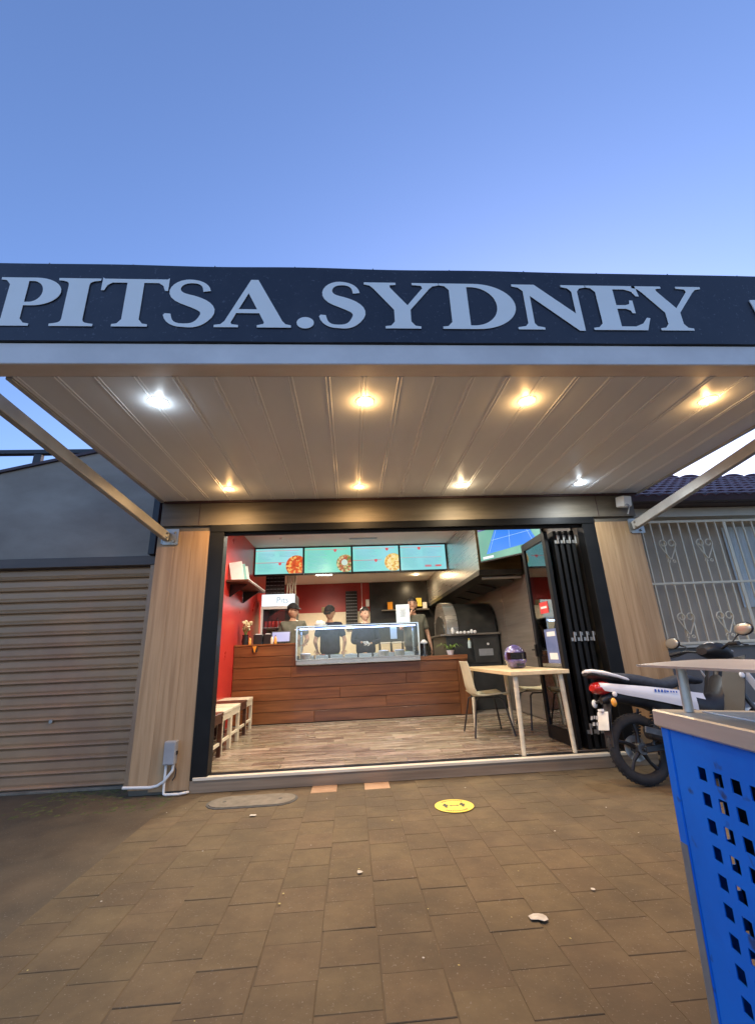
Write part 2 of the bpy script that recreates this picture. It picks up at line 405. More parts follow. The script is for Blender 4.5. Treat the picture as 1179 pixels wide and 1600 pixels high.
m_mirror = pm('mirror_face', (.5, .46, .38), (.56, .52, .44), (2, 2, 2), 2, .3, metal=.7)
m_plate = pm('number_plate', (.7, .7, .66), (.76, .76, .72), (6, 6, 6), 3, .4)
m_bluemark = pm('blue_print', (.02, .09, .42), (.03, .12, .5), (6, 6, 6), 2, .4)
m_binblue = pm('bin_blue_paint', (.0, .15, .68), (.001, .18, .76), (3, 3, 3), 6, .55, spec=.25, speck=(.02, .06, .2), speck_scale=17, stain=((.0, .125, .58), (.002, .19, .78)))
m_bingrey = pm('worn_primer', (.12, .13, .14), (.17, .18, .19), (9, 9, 9), 5, .6)
m_binsteel = pm('bin_stainless', (.52, .49, .43), (.62, .59, .53), (8, 1.5, 20), 6, .36, metal=.55)
m_ash = pm('wet_paper_sheet', (.6, .64, .68), (.72, .75, .78), (9, 9, 9), 5, .35)

# ------------------------------------------------------------------ ground
ground = struct(MB().span((-120, -160, -.2), (120, 160, -.03)).build('ground', m_mortar))
drive = struct(MB().span((-7.5, -6.5, -.03), (-1.56, .32, -.002)).build('driveway', m_drive))
mb = MB()
def moss_pts(n, x0, x1, y0, y1):
    for i in range(n):
        t = random.random() ** 1.6
        yield (random.uniform(x0, x1), y1 - (y1 - y0) * t, 0)
for i, p in enumerate(list(moss_pts(420, -2.9, -1.6, -.42, .29))):
    r = random.uniform(.008, .028)
    mb.sphere((p[0], p[1], -.003), r, (1, 1, random.uniform(.12, .25)), 6, 4)
struct(mb.build('moss', m_moss, None, True), 'stuff')
o = bpy.data.objects['moss']; tag(o, 'green moss film along the foot of the roller door', 'moss')

pave = struct(MB().span((-1.56, -6.5, -.03), (7.5, 1.0, -.0019)).build('pavement', m_mortar))
PW, PD = .235, .232
shapes = []
for k in range(6):
    b = MB(); b.box((0, 0, -.015), (PW - .002 - .001 * (k % 3), PD - .002 - .001 * (k % 2), .03), bev=.002)
    me = b.mesh('brick'); me.materials.append(m_paver); shapes.append(me)
me_new = MB().box((0, 0, -.015), (PW - .006, PD - .006, .03), bev=.004).mesh('brick'); me_new.materials.append(m_paver_new)
spots = []
for ci in range(26):
    x = -1.56 + PW * (ci + .5); off = (.5 if ci % 2 else 0) * PD + random.uniform(-.03, .03)
    for ri in range(30):
        y = -PD * (ri + .5) - off + PD * .45
        if y + PD / 2 > .0 and x < 3.35:
            if y > -.02: continue
        if y < -6.3: continue
        spots.append((x + random.uniform(-.003, .003), y, ci, ri))
spots.sort(key=lambda s: (s[0] - .5) ** 2 * .35 + (s[1] + 2.2) ** 2)
vis = [s for s in spots if s[1] > -3.2][:292]; visset = set(vis)
rest = MB()
for s_ in spots:
    dz = random.choice((0, 0, 0, -.0008, .0008, .0015)); tx, ty = random.gauss(0, .0022), random.gauss(0, .003)
    if s_ in visset:
        inst(me_new if (s_[1] > -.2 and -.5 < s_[0] < .55) else random.choice(shapes), 'brick', pave, (s_[0], s_[1], dz), (tx, ty, random.gauss(0, .006)))
    else:
        rest.box((s_[0], s_[1], -.015 + dz), (PW - .006, PD - .006, .03), (tx, ty, 0))
struct(rest.build('brick_paving', m_paver, pave), 'stuff')

# ------------------------------------------------------------------ shop shell
FZ = .13
floor = struct(MB().span((-1.99, .125, .0), (2.77, 7.05, FZ - .006)).build('floor', m_grout))
tile_me = []
for k, ln in enumerate((.9, .62, .75)):
    me = MB().box((0, 0, 0), (ln - .004, .146, .012), bev=.0015).mesh('plank'); me.materials.append(m_floor); tile_me.append((ln, me))
y = .21
while y < 3.05:
    x = -1.97 + random.uniform(-.6, 0)
    while x < 2.74:
        ln, me = random.choice(tile_me)
        x0, x1 = max(x, -1.97), min(x + ln, 2.74)
        if x1 - x0 > .08:
            inst(me, 'plank', floor, ((x0 + x1) / 2, y, FZ - .006), (0, 0, 0), ((x1 - x0) / ln, 1, 1))
        x += ln
    y += .15
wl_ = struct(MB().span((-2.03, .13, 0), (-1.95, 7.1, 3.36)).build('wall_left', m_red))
wr_ = struct(MB().span((2.77, .5, 0), (3.3, 7.1, 3.36)).build('wall_right', m_steeldk))
for i in range(3):
    MB().span((2.745, .98 + i * 1.12, .14), (2.768, 2.09 + i * 1.12, 2.24), .003).build('panel', m_steeldk, wr_)
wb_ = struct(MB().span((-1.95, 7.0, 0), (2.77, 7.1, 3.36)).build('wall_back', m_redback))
MB().span((-1.94, 6.97, .1), (.5, 6.998, 2.2), .003).build('cream_board', m_creamtile, wb_)
MB().span((.504, 6.96, .1), (2.765, 6.998, 2.94), .003).build('black_panel', m_blackwall, wb_)
ceil_ = struct(MB().span((-1.95, .13, 3.32), (2.77, 4.42, 3.36)).build('ceiling', m_ceil))
MB().span((.0, 3.7, 3.31), (.55, 3.78, 3.3195), .002).build('air_vent', m_greybox, ceil_)
MB().lathe([(.0, 3.285), (.03, 3.29), (.035, 3.3195), (0, 3.3196)], (-1.3, 3.6, 0), 12).build('smoke_detector', m_white, ceil_, True)
kc_ = struct(MB().span((-1.95, 4.36, 2.95), (2.05, 7.0, 2.99)).build('kitchen_ceiling', m_ceil))
struct(MB().span((-1.95, 4.36, 2.992), (2.05, 4.42, 3.318)).build('bulkhead', m_ceil))
struct(MB().span((-2.03, -.02, 3.362), (3.3, 7.1, 3.44)).build('roof', m_lintel))

front = thing('shop_front', 'timber clad shop front with black framed wide opening under the awning', 'shop front', (.65, 0, 0))
MB().span((-2.03, .03, 0), (-1.49, .125, 3.36)).build('wall', m_lintel, front)
MB().span((2.79, .03, 0), (3.3, .498, 3.36)).build('wall', m_lintel, front)
MB().span((-1.489, .03, 2.53), (2.789, .125, 3.36)).build('wall', m_lintel, front)
for (a, b) in ((-2.03, -1.49), (2.79, 3.31)):
    wd = (b - a) / 3
    pl = MB().span((a, .012, .02), (b, .029, 2.5)).build('pillar', m_lintel, front)
    for k in range(3):
        MB().span((a + wd * k + .0006, -.008, .03 if k else .05), (a + wd * (k + 1) - .0006, .0118, 2.46), .001).build('board', m_clad, pl)
MB().span((-2.02, -.006, 2.523), (3.305, .029, 2.792), .003).build('lintel_band', m_lintel, front)
for xx in (-1.62, 2.86):
    MB().span((xx, -.0095, 2.53), (xx + .006, -.0065, 2.79)).build('band_joint', m_gutter, front)
fr = MB().span((-1.488, -.02, .11), (-1.335, .12, 2.44), .004)
fr.span((2.64, -.02, .135), (2.788, .12, 2.44), .004); fr.span((-1.488, -.022, 2.441), (2.788, .122, 2.521), .004)
fr.span((-1.335, .02, 2.41), (2.64, .05, 2.4405)).build('opening_frame', m_black, front)
st = MB().span((-1.488, -.012, .0), (2.95, .1, .1), .003).build('step_riser', m_riser, front)
MB().span((-1.46, -.03, .1005), (2.78, .03, .128), .004).build('sill_strip', m_strip, front)
tr = MB().span((-1.335, .0305, .1005), (2.64, .124, .127)); tr.span((-1.335, .06, .127), (2.64, .07, .134)); tr.span((-1.335, .09, .127), (2.64, .1, .134))
tr.build('door_track', m_track, front)

# ------------------------------------------------------------------ awning
aw = thing('awning', 'flat cantilever awning with pale lined soffit and steel braces over the shop front', 'awning', (.65, -1.2, 2.8))
NP = 23; X0, X1 = -2.0, 3.36; pw = (X1 - X0) / NP
b = MB(); prof = [(-pw / 2 + .0003, .02), (-pw / 2 + .0003, -.001), (-pw / 2 + .004, -.0045), (-pw / 2 + .009, -.0045), (-pw / 2 + .014, 0), (-pw / 2 + .024, 0), (-pw / 2 + .028, -.004), (-pw / 2 + .032, -.004), (-pw / 2 + .037, 0),
                  (pw / 2 - .0003, 0), (pw / 2 - .0003, .02)]
b.prism(prof, -1.13, 1.13, 'Y'); me = b.mesh('soffit_plank'); me.materials.append(m_soffit)
for i in range(NP): inst(me, 'soffit_plank', aw, (X0 + pw * (i + .5), -1.132, 2.8))
MB().span((-2.04, -2.25, 2.822), (3.4, .028, 2.86)).build('roof_sheet', m_beam, aw)
MB().span((-2.045, -2.25, 2.79), (-2.004, -.012, 2.9), .003).build('edge_channel', m_brace, aw)
MB().span((3.364, -2.25, 2.79), (3.405, -.012, 2.9), .003).build('edge_channel', m_brace, aw)
bm_ = MB().span((-2.5, -2.385, 2.8), (3.9, -2.255, 2.945), .005).build('front_beam', m_beam, aw)
MB().span((-2.0, -.03, 2.775), (3.36, -.009, 2.799), .002).build('wall_channel', m_gutter, aw)
for xx, xu in ((-1.93, -2.19), (3.24, 3.42)):
    p0, p1 = Vector((xx, -.03, 2.40)), Vector((xu, -2.26, 2.74)); d = p1 - p0
    ax = math.atan2(d.z, -d.y); az = math.atan2(d.x, -d.y)
    br = MB().box((0, 0, 0), (.055, d.length, .095), (-ax, 0, 0), .004).xf(Matrix.Translation((p0 + p1) / 2) @ Matrix.Rotation(az, 4, 'Z')).build('brace', m_brace, aw)
    bk = MB(); bk.box((xx - .05, -.016, 2.4), (.012, .014, .15)); bk.box((xx + .04, -.016, 2.4), (.16, .012, .17))
    for dz in (-.05, .05): bk.cyl((xx + .075, -.02, 2.4 + dz), (xx + .075, -.042, 2.4 + dz), .014, seg=6); bk.cyl((xx - .035, -.09, 2.4 + dz * .5), (xx + .04, -.09, 2.4 + dz * .5), .011, seg=6)
    bk.build('brace_bracket', m_bolt, br)

# ------------------------------------------------------------------ sign with letters
sg = thing('fascia_sign', 'navy banner sign reading PITSA.SYDNEY in white serif capitals above the awning', 'sign', (.65, -2.39, 2.95))
pb = MB()
def sgn(u, v):
    x = -2.6 + 6.6 * u; top = 3.535 - .018 * u - .0025 * sin(u * 31) - .006 * (2 * u - 1) ** 2
    return (x, -2.4 + .0015 * sin(u * 40 + v * 3), 2.948 + (top - 2.948) * v)
pb.grid(sgn, 80, 4); pb.grid(lambda u, v: (sgn(u, v)[0], -2.33, sgn(u, v)[2]), 80, 1)
pb.build('banner', m_sign, sg)
MB().span((-2.6, -2.397, 2.948), (4.0, -2.335, 3.5)).build('backing', m_rail, sg)
for i in range(13):
    u = (i + .5) / 13; x, y_, z = sgn(u, 1); MB().cyl((x, -2.39, z - .01), (x, -2.39, z + .014), .004, seg=6).build('tie', m_bolt, sg)
def bez(p0, p1, p2, p3, n=10):
    return [tuple((1 - t) ** 3 * p0[k] + 3 * (1 - t) ** 2 * t * p1[k] + 3 * (1 - t) * t * t * p2[k] + t ** 3 * p3[k] for k in (0, 1)) for t in [i / n for i in range(n + 1)]]
def g_stem(x, w_, h=1, s=.11, sl=None):  # stem with bracketed serifs
    a, c = x - w_ / 2, x + w_ / 2
    L = sl if sl is not None else s
    return ([(a - L, 0), (c + s, 0), (c + s, .035)] + bez((c + s, .035), (c + .04, .05), (c, .06), (c, .14), 4)[1:] +
            bez((c, h - .14), (c, h - .06), (c + .04, h - .05), (c + s, h - .035), 4) + [(c + s, h), (a - L, h)] +
            bez((a - L, h - .035), (a - .04, h - .05), (a, h - .06), (a, h - .14), 4) + bez((a, .14), (a, .06), (a - .04, .05), (a - L, .035), 4))
def ell(cx, cy, rx, ry, a0, a1, n=18):
    return [(cx + rx * cos(a0 + (a1 - a0) * i / n), cy + ry * sin(a0 + (a1 - a0) * i / n)) for i in range(n + 1)]
def G(ch):
    """outline loops of a roman capital, cap height 1; returns (loops, width)"""
    if ch == 'I': return [g_stem(.22, .2)], .44
    if ch == 'T':
        return [[(.2, 0), (.62, 0), (.62, .035), (.56, .05), (.51, .14), (.51, .93), (.70, .93), (.76, .87), (.79, .76), (.82, .76), (.82, 1.02), (.8, 1.0), (.02, 1.0), (0, 1.02),
                 (0, .76), (.03, .76), (.06, .87), (.12, .93), (.31, .93), (.31, .14), (.26, .05), (.2, .035)]], .82
    if ch == 'P':
        o = [(0, 0), (.42, 0), (.42, .035), (.36, .05), (.31, .14), (.31, .42), (.40, .42)] + ell(.40, .71, .30, .29, -pi / 2, pi / 2) + [(0, 1), (0, .965), (.06, .95), (.11, .86), (.11, .14), (.06, .05), (0, .035)]
        h = [(.31, .48)] + ell(.36, .71, .14, .23, -pi / 2, pi / 2) + [(.31, .94)]
        return [o, h], .70
    if ch == 'D':
        o = [(0, 0), (.40, 0)] + ell(.40, .5, .46, .5, -pi / 2, pi / 2, 26) + [(0, 1), (0, .965), (.06, .95), (.11, .86), (.11, .14), (.06, .05), (0, .035)]
        h = [(.31, .065)] + ell(.36, .5, .29, .435, -pi / 2, pi / 2, 26) + [(.31, .935)]
        return [o, h], .86
    if ch == 'E':
        return [[(0, 0), (.60, 0), (.66, .26), (.63, .27), (.57, .14), (.48, .07), (.31, .07), (.31, .48), (.42, .48), (.47, .44), (.48, .38), (.51, .38), (.51, .66), (.48, .66), (.47, .58),
                 (.42, .55), (.31, .55), (.31, .93), (.45, .93), (.53, .88), (.57, .77), (.6, .77), (.58, 1), (0, 1), (0, .965), (.06, .95), (.11, .86), (.11, .14), (.06, .05), (0, .035)]], .66
    if ch == 'A':
        o = [(0, 0), (.30, 0), (.30, .035), (.22, .05), (.20, .09), (.265, .30), (.57, .30), (.64, .10), (.63, .06), (.55, .035), (.55, 0), (.98, 0), (.98, .035), (.91, .06), (.87, .12), (.53, 1.02), (.44, 1.02),
             (.13, .12), (.08, .05), (0, .035)]
        return [o, [(.29, .37), (.415, .74), (.545, .37)]], .98
    if ch == 'N':
        return [[(0, 0), (.34, 0), (.34, .035), (.25, .06), (.215, .13), (.215, .76), (.80, -.02), (.87, -.02), (.87, .86), (.91, .94), (1.0, .965), (1.0, 1), (.67, 1), (.67, .965), (.75, .94), (.80, .86), (.80, .34),
                 (.30, 1), (0, 1), (0, .965), (.08, .94), (.14, .86), (.14, .13), (.10, .06), (0, .035)]], 1.0
    if ch == 'Y':
        return [[(.25, 0), (.69, 0), (.69, .035), (.62, .05), (.57, .14), (.57, .40), (.83, .87), (.88, .94), (.96, .965), (.96, 1), (.62, 1), (.62, .965), (.735, .95), (.755, .89), (.54, .49), (.325, .89), (.32, .95), (.40, .965),
                 (.40, 1), (0, 1), (0, .965), (.07, .94), (.12, .87), (.37, .40), (.37, .14), (.32, .05), (.25, .035)]], .96
    if ch == '.': return [ell(.12, .1, .12, .115, 0, 2 * pi, 20)[:-1]], .24
    if ch == 'S':
        sp = bez((.545, .76), (.53, .93), (.42, .972), (.31, .972), 8)[:-1] + bez((.31, .972), (.12, .972), (.02, .70), (.25, .59), 10)[:-1] + bez((.25, .59), (.44, .50), (.68, .40), (.53, .16), 10)[:-1] + bez((.53, .16), (.44, .0), (.33, .028), (.27, .028), 8)[:-1] + bez((.27, .028), (.14, .028), (.07, .10), (.045, .25), 6)
        n = len(sp); L, Rr = [], []
        for i, p in enumerate(sp):
            a, c = sp[max(0, i - 1)], sp[min(n - 1, i + 1)]; dx, dy = c[0] - a[0], c[1] - a[1]; q = math.hypot(dx, dy) or 1
            t = i / (n - 1); hw = .026 + .088 * math.exp(-((t - .5) / .2) ** 2) + .02 * math.exp(-(min(t, 1 - t) / .06) ** 2)
            L.append((p[0] - dy / q * hw, p[1] + dx / q * hw)); Rr.append((p[0] + dy / q * hw, p[1] - dx / q * hw))
        return [L + [(.02, .27), (.03, .0)][:1] + Rr[::-1]], .64
def letter(name, ch, x0, x1, z0, h, y_, mat, parent, dep=.002):
    loops, wd = G(ch); cu = bpy.data.curves.new(name, 'CURVE'); cu.dimensions = '2D'; cu.fill_mode = 'BOTH'; cu.extrude = dep / 2; cu.offset = .0022
    for lp in loops:
        sp = cu.splines.new('POLY'); sp.points.add(len(lp) - 1); sp.use_cyclic_u = True
        for i, p in enumerate(lp): sp.points[i].co = (p[0] / wd * (x1 - x0), p[1] * h, 0, 1)
    tmp = bpy.data.objects.new(name, cu); me = bpy.data.meshes.new_from_object(tmp); bpy.data.objects.remove(tmp)
    me.transform(Matrix.Translation((x0, y_, z0)) @ Matrix.Rotation(pi / 2, 4, 'X') @ Matrix.Identity(4))
    me.transform(Matrix.Translation(-wloc(parent))); me.materials.clear(); me.materials.append(mat)
    o = bpy.data.objects.new(name, me); COL.objects.link(o); o.parent = parent; return o
K = .9565
LT = [('P', -2.172, -1.798), ('I', -1.828, -1.561), ('T', -1.552, -1.138), ('S', -1.146, -.845), ('A', -.825, -.346), ('.', -.306, -.2), ('S', -.163, .123), ('Y', .136, .638), ('D', .646, 1.152), ('N', 1.151, 1.673), ('E', 1.672, 2.081), ('Y', 2.012, 2.515)]
for ch, a, c in LT:
    letter('letter', ch, a * K, c * K, 1.13 + (3.137 - 1.13) * K, .357, -2.406, m_letter, sg)
ic = MB()
ic.prism([(2.73, 3.30), (2.76, 3.30), (2.80, 3.02), (2.77, 3.02)], -2.411, -2.405, 'Y'); ic.prism([(2.76, 3.3005), (3.05, 3.3005), (3.05, 3.272), (2.764, 3.272)], -2.411, -2.405, 'Y')
ic.build('outline_mark', m_letter, sg)

# ------------------------------------------------------------------ downlights in the soffit
WARM, COOL = (1, .62, .28), (.82, .92, 1)
LW = 42; IN_W = 88; CASE_W = 2.2; MENU_E = .9; BIN_RZ = -5
e_warm = em('warm_lamp_glow', (1, .62, .2), 1.8); e_cool = em('cool_lamp_glow', (.9, .96, 1), 6)
e_mid = em('neutral_lamp_glow', (1, .8, .42), 1.9)
e_wcore = em('warm_lamp_core', (1, .82, .5), 8); e_ccore = em('cool_lamp_core', (.95, .98, 1), 14)
def downlight(x, y_, z, label, kind, energy, group, s=1):
    t = thing('downlight', label, 'downlight', (x, y_, z), 0, group)
    MB().lathe([(.0605 * s, -.002), (.0615 * s, -.004), (.064 * s, -.0035), (.066 * s, -.0005), (.05 * s, -.0004)], (x, y_, z), 24).build('trim_ring', m_white, t, True)
    MB().lathe([(0, -.0062), (.03 * s, -.006), (.056 * s, -.0055), (.0604 * s, -.0035)], (x, y_, z), 20).build('lens', {'w': e_warm, 'c': e_cool, 'm': e_mid}[kind], t, True)
    MB().lathe([(0, -.0085), (.02 * s, -.0082), (.03 * s, -.0066)], (x, y_, z), 16).build('lamp_core', e_ccore if kind == 'c' else e_wcore, t, True)
    added_halo(t, (x, y_, z - .05), energy * (.009 if kind == 'c' else .02), {'w': (1, .55, .2), 'c': COOL, 'm': (1, .74, .42)}[kind])
    lamp('lamp', t, (x, y_, z - .02), energy, {'w': WARM, 'c': COOL, 'm': (1, .78, .5)}[kind], .05 * s)
    return t
GA = 'downlights in the awning soffit'
for (x, k, lab) in ((-1.262, 'c', 'cool white downlight in the front row of the soffit, leftmost'), (.129, 'w', 'warm downlight in the front row of the soffit, second from left'),
                    (1.28, 'w', 'warm downlight in the front row of the soffit, third from left'), (2.642, 'w', 'warm downlight in the front row of the soffit, rightmost')):
    downlight(x, -1.98, 2.8, lab, k, LW, GA)
for (x, k, lab) in ((-1.22, 'w', 'warm downlight near the wall above the left pillar'), (.115, 'w', 'warm downlight near the wall, second from left in the back row'),
                    (1.2, 'm', 'pale warm downlight near the wall, third from left in the back row'), (2.508, 'c', 'cool white downlight near the wall beside the sensor box')):
    downlight(x, -.37, 2.8, lab, k, LW * .8, GA)
t = thing('sensor_box', 'white sensor box at the right end of the soffit above the pillar', 'sensor', (3.13, -.09, 2.6))
MB().box((3.13, -.1, 2.665), (.12, .12, .12), (.15, 0, .2), .01).build('housing', m_white, t)
MB().sphere((3.12, -.15, 2.6), .03, (1, 1, .8), 12, 8).build('sensor_eye', m_greybox, t, True)
MB().tube([(3.2, -.03, 2.7), (3.22, -.05, 2.62), (3.2, -.03, 2.54)], .008, 6).build('cable', m_pvc, t, True)

# ------------------------------------------------------------------ garage on the left
gt = thing('garage', 'grey rendered garage with brown roller door left of the shop', 'garage', (-4.0, .3, 0))
GX0, GX1 = -7.0, -2.05
MB().prism([(GX0, 2.27), (GX1, 2.27), (GX1, 3.76), (GX0, 2.58)], .28, .5, 'Y').build('wall', m_gwall, gt)
MB().prism([(GX0, 2.581), (GX1, 3.761), (GX1, 3.795), (GX0, 2.615)], .25, .53, 'Y').build('wall_capping', m_gutter, gt)
MB().span((GX0, .26, 2.165), (GX1 - .02, .42, 2.268), .004).build('door_head', m_gbeam, gt)
MB().span((GX1 - .16, .2, 2.27), (GX1 - .09, .278, 3.7), .004).build('downpipe', m_rail, gt)
MB().span((-2.19, .26, 0), (-2.06, .42, 2.163), .004).build('jamb', m_gdoor, gt)
SH = .1185; prof = [(.362, 0), (.336, .004), (.330, .012), (.336, .02), (.356, .03), (.350, .05), (.350, SH - .02), (.362, SH - .002), (.37, SH - .002), (.37, 0)]
rd = MB().span((GX0, .372, .02), (-2.195, .378, 2.16)).build('roller_door', m_gdoor, gt)
b = MB(); b.prism([(p[0] - .36, p[1]) for p in prof], -2.4, 2.4, 'X'); me = b.mesh('slat'); me.materials.append(m_gdoor)
for i in range(18): inst(me, 'slat', rd, (-4.598, .36, .028 + SH * i))
MB().cyl((-3.0, .345, .62), (-3.0, .325, .62), .018, seg=10).build('door_lock', m_bolt, rd)
MB().span((GX0, .3, -.002), (-2.0, .4, .022), .004).build('threshold', m_cover, gt)
rl = thing('roof_rail', 'dark post and rail fence on the garage wall', 'railing', (-4, .4, 3.4))
MB().span((-7, .36, 3.585), (-2.35, .43, 3.64), .004).build('rail', m_rail, rl)
for x in (-3.72, -3.0, -4.9, -6.1):
    MB().span((x - .045, .37, 2.6 + (x + 7) * .238), (x + .045, .42, 3.584)).build('post', m_rail, rl)

# ------------------------------------------------------------------ house on the right
ht = thing('house', 'neighbouring house with dark glazed tile roof right of the shop', 'house', (6, 1, 0))
hw = MB().span((3.312, .72, 1.05), (12, .9, 2.7)).build('wall', m_hwall, ht)
MB().span((3.312, .56, 0), (12, .9, 1.048)).build('base_wall', m_hbase, ht)
MB().span((3.312, .5, 1.049), (12, .719, 1.085), .004).build('ledge', m_fascia, ht)
MB().span((3.312, .46, 2.64), (12, .72, 2.76), .004).build('fascia', m_fascia, ht)
MB().span((3.315, .3, 2.765), (12, .72, 2.79)).build('eave_lining', m_gutter, ht)
MB().prism([(.18, 2.83), (.2, 2.77), (.3, 2.77), (.3, 2.86), (.18, 2.86)], 3.32, 12, 'X').build('gutter', m_gutter, ht)
cu = MB(); cu.grid(lambda u, v: (4.95 + 1.4 * u, .70 + .02 * sin(u * 60), 1.5 + 1.05 * v), 60, 1); cu.build('curtain', m_curt, ht)
roof = MB().prism([(.3, 2.84), (2.8, 4.09), (5.3, 2.84), (5.3, 2.8), (.3, 2.8)], 3.33, 12, 'X').build('roof', m_gutter, ht)
b = MB(); nu = 8
def tl(u, v):
    x = -.15 + .30 * u; return (x, -.19 + .38 * v, .028 * abs(sin(u * 2 * pi)) ** .7 + .018 * (1 - v) + .004)
b.grid(tl, nu, 2); b.thick(.012); me = b.mesh('tile', True); me.materials.append(m_roof)
sl = math.atan2(1.25, 2.5); nt = 0
for r in range(8):
    for c_ in range(29):
        dd = .2 + r * .345
        inst(me, 'tile', roof, (3.5 + c_ * .295, .3 + dd * cos(sl) - .12, 2.85 + dd * sin(sl) - .05), (sl, 0, 0))
b = MB()
for c_ in range(20): b.sphere((3.5 + c_ * .44, 2.8, 4.09), .12, (2, .9, .75), 10, 6)
struct(b.build('ridge_tiles', m_roof, roof, True), 'stuff')

gr = thing('window_grille', 'cream wrought iron security grille with heart scrolls on the house', 'grille', (4.5, .5, 1.1))
for z, r in ((2.585, .016), (1.80, .014), (1.10, .016)):
    MB().box((5.6, .5, z), (3.9, .03, r * 2), None, .003).build('rail', m_grille, gr)
x = 3.70; i = 0
while x < 7.4:
    wd = .022 if i % 9 == 9 else .016
    MB().box((x, .5, 1.84), (.04 if abs(x - 4.87) < .05 else .016, .016, 1.46)).build('bar', m_grille, gr)
    x += .1245; i += 1
def heart(x, z, s):
    b = MB()
    for sg_ in (-1, 1):
        pts = [(x + sg_ * .006, .484, z - .13 * s)]
        pts += [(x + sg_ * s * .075 * (1 - (1 - t) ** 1.2) - 0, .484, z - .13 * s + .13 * s * t) for t in (.3, .6, .85)]
        cx, cz = x + sg_ * .043 * s, z + .03 * s
        a0 = -.35 if sg_ > 0 else pi + .35
        for k in range(20):
            a = a0 + sg_ * (k / 19) * 2 * pi * 1.05; rr = .042 * s * (1 - .5 * k / 19)
            pts.append((cx + rr * cos(a), .484, cz + rr * sin(a)))
        b.tube(pts, .008, 6)
        b.tube([(x + sg_ * .028 * s + .016 * cos(k * .7), .484, z - .15 * s + .016 * sin(k * .7)) for k in range(10)], .007, 5)
    return b
for (x, z) in ((3.98, 2.26), (4.47, 2.26), (5.3, 2.26), (3.98, 1.36), (4.47, 1.36), (5.3, 1.36)):
    heart(x, z, 1.25).build('heart_scroll', m_grille, gr, True)

# ------------------------------------------------------------------ small things on the pillar and pavement
t = thing('meter_box', 'small grey electrical box on the left pillar above white conduits', 'electrical box', (-1.668, -.02, .24))
MB().span((-1.72, -.075, .25), (-1.615, -.0095, .445), .006).build('body', m_greybox, t)
MB().span((-1.716, -.083, .258), (-1.62, -.0752, .437), .003).build('lid', m_greybox, t)
MB().span((-1.614, -.06, .33), (-1.606, -.03, .36)).build('latch', m_blackpl, t)
tag(MB().tube([(-1.70, -.04, .25), (-1.70, -.04, .05), (-1.695, -.045, .018), (-1.67, -.055, .016), (-1.56, -.06, .016), (-1.5, -.05, .022), (-1.485, -.03, .02)], .011, 8).build('conduit', m_pvc, None, True),
    'white conduit bending along the ground to the step from the grey box', 'conduit')
tag(MB().tube([(-2.06, -.04, .085), (-1.82, -.035, .075), (-1.76, -.035, .085), (-1.7, -.055, .12), (-1.64, -.035, .2), (-1.635, -.035, .248)], .0125, 8).build('conduit', m_pvc, None, True),
    'white conduit running left from the grey box to the roller door', 'conduit')
tag(MB().tube([(-1.63, -.028, .235), (-1.61, -.03, .2), (-1.615, -.032, .15), (-1.635, -.03, .12)], .006, 6).build('cable', m_blackpl, None, True), 'short black cable loop under the grey electrical box', 'cable')

t = thing('access_cover', 'oblong concrete access cover set in the paving before the step', 'access cover', (-.85, -.35, 0))
def stadium(x0, x1, yc, r, n=8):
    return [(x1 - r + r * cos(-pi / 2 + pi * k / n), yc + r * sin(-pi / 2 + pi * k / n)) for k in range(n + 1)] + [(x0 + r + r * cos(pi / 2 + pi * k / n), yc + r * sin(pi / 2 + pi * k / n)) for k in range(n + 1)]
MB().prism(stadium(-1.225, -.475, -.35, .165), -.02, .006, 'Z').build('rim', m_coverring, t)
MB().prism(stadium(-1.205, -.495, -.35, .147), -.01, .011, 'Z').build('lid', m_cover, t)
for x in (-1.08, -.62): MB().cyl((x, -.35, .0105), (x, -.35, .0125), .016, seg=10).build('lift_hole', m_coverring, t)
t = thing('floor_sticker', 'round yellow floor sticker with two figures on the paving', 'sticker', (.755, -.8, .008))
MB().prism(ell(.755, -.8, .148, .148, 0, 2 * pi, 40)[:-1], .0055, .0075, 'Z').build('disc', m_yellow, t)
for x in (.69, .82):
    b = MB(); b.prism(ell(x, -.757, .011, .011, 0, 2 * pi, 10)[:-1], .0077, .0087, 'Z'); b.prism([(x - .02, -.77), (x + .02, -.77), (x + .02, -.80), (x + .01, -.80), (x + .01, -.835), (x - .01, -.835), (x - .01, -.80), (x - .02, -.80)], .0077, .0087, 'Z')
    b.build('figure', m_ink, t)
b = MB(); b.prism([(.715, -.80), (.735, -.785), (.735, -.795), (.775, -.795), (.775, -.785), (.795, -.80), (.775, -.815), (.775, -.805), (.735, -.805), (.735, -.815)], .0077, .0087, 'Z'); b.build('double_arrow', m_ink, t)
for nm, yy, aa in (('upper_lettering', -.70, 1), ('lower_lettering', -.9, -1)):
    b = MB()
    for k in range(11):
        a = (pi / 2 + (k - 5) * .14) * aa; b.box((.755 + .118 * cos(a), -.8 + .118 * sin(a), .0082), (.009, .016, .001), (0, 0, a - pi / 2))
    struct(b.build(nm, m_ink, t), 'stuff')
def scrap(x, y_, s, mat, name, label, cat, group=None, n=9, flat=.07):
    b = MB(); pts = []
    for k in range(n):
        a = 2 * pi * k / n; r = s * random.uniform(.4, 1); pts.append((x + r * cos(a), y_ + r * sin(a), .008 + s * flat * random.random()))
    c = b.bm.verts.new((x, y_, .009 + s * flat)); vs = [b.bm.verts.new(p) for p in pts]
    for k in range(n): b.bm.faces.new((c, vs[k], vs[(k + 1) % n]))
    b.thick(.0008)
    return tag(b.build(name, mat), label, cat, group)
scrap(.795, -2.29, .05, m_paper, 'tissue', 'crumpled white tissue on the paving below the yellow sticker', 'litter')
scrap(-.77, -.72, .03, m_paper, 'leaf', 'pale fallen leaf just in front of the access cover', 'leaf', None, 8, .1)
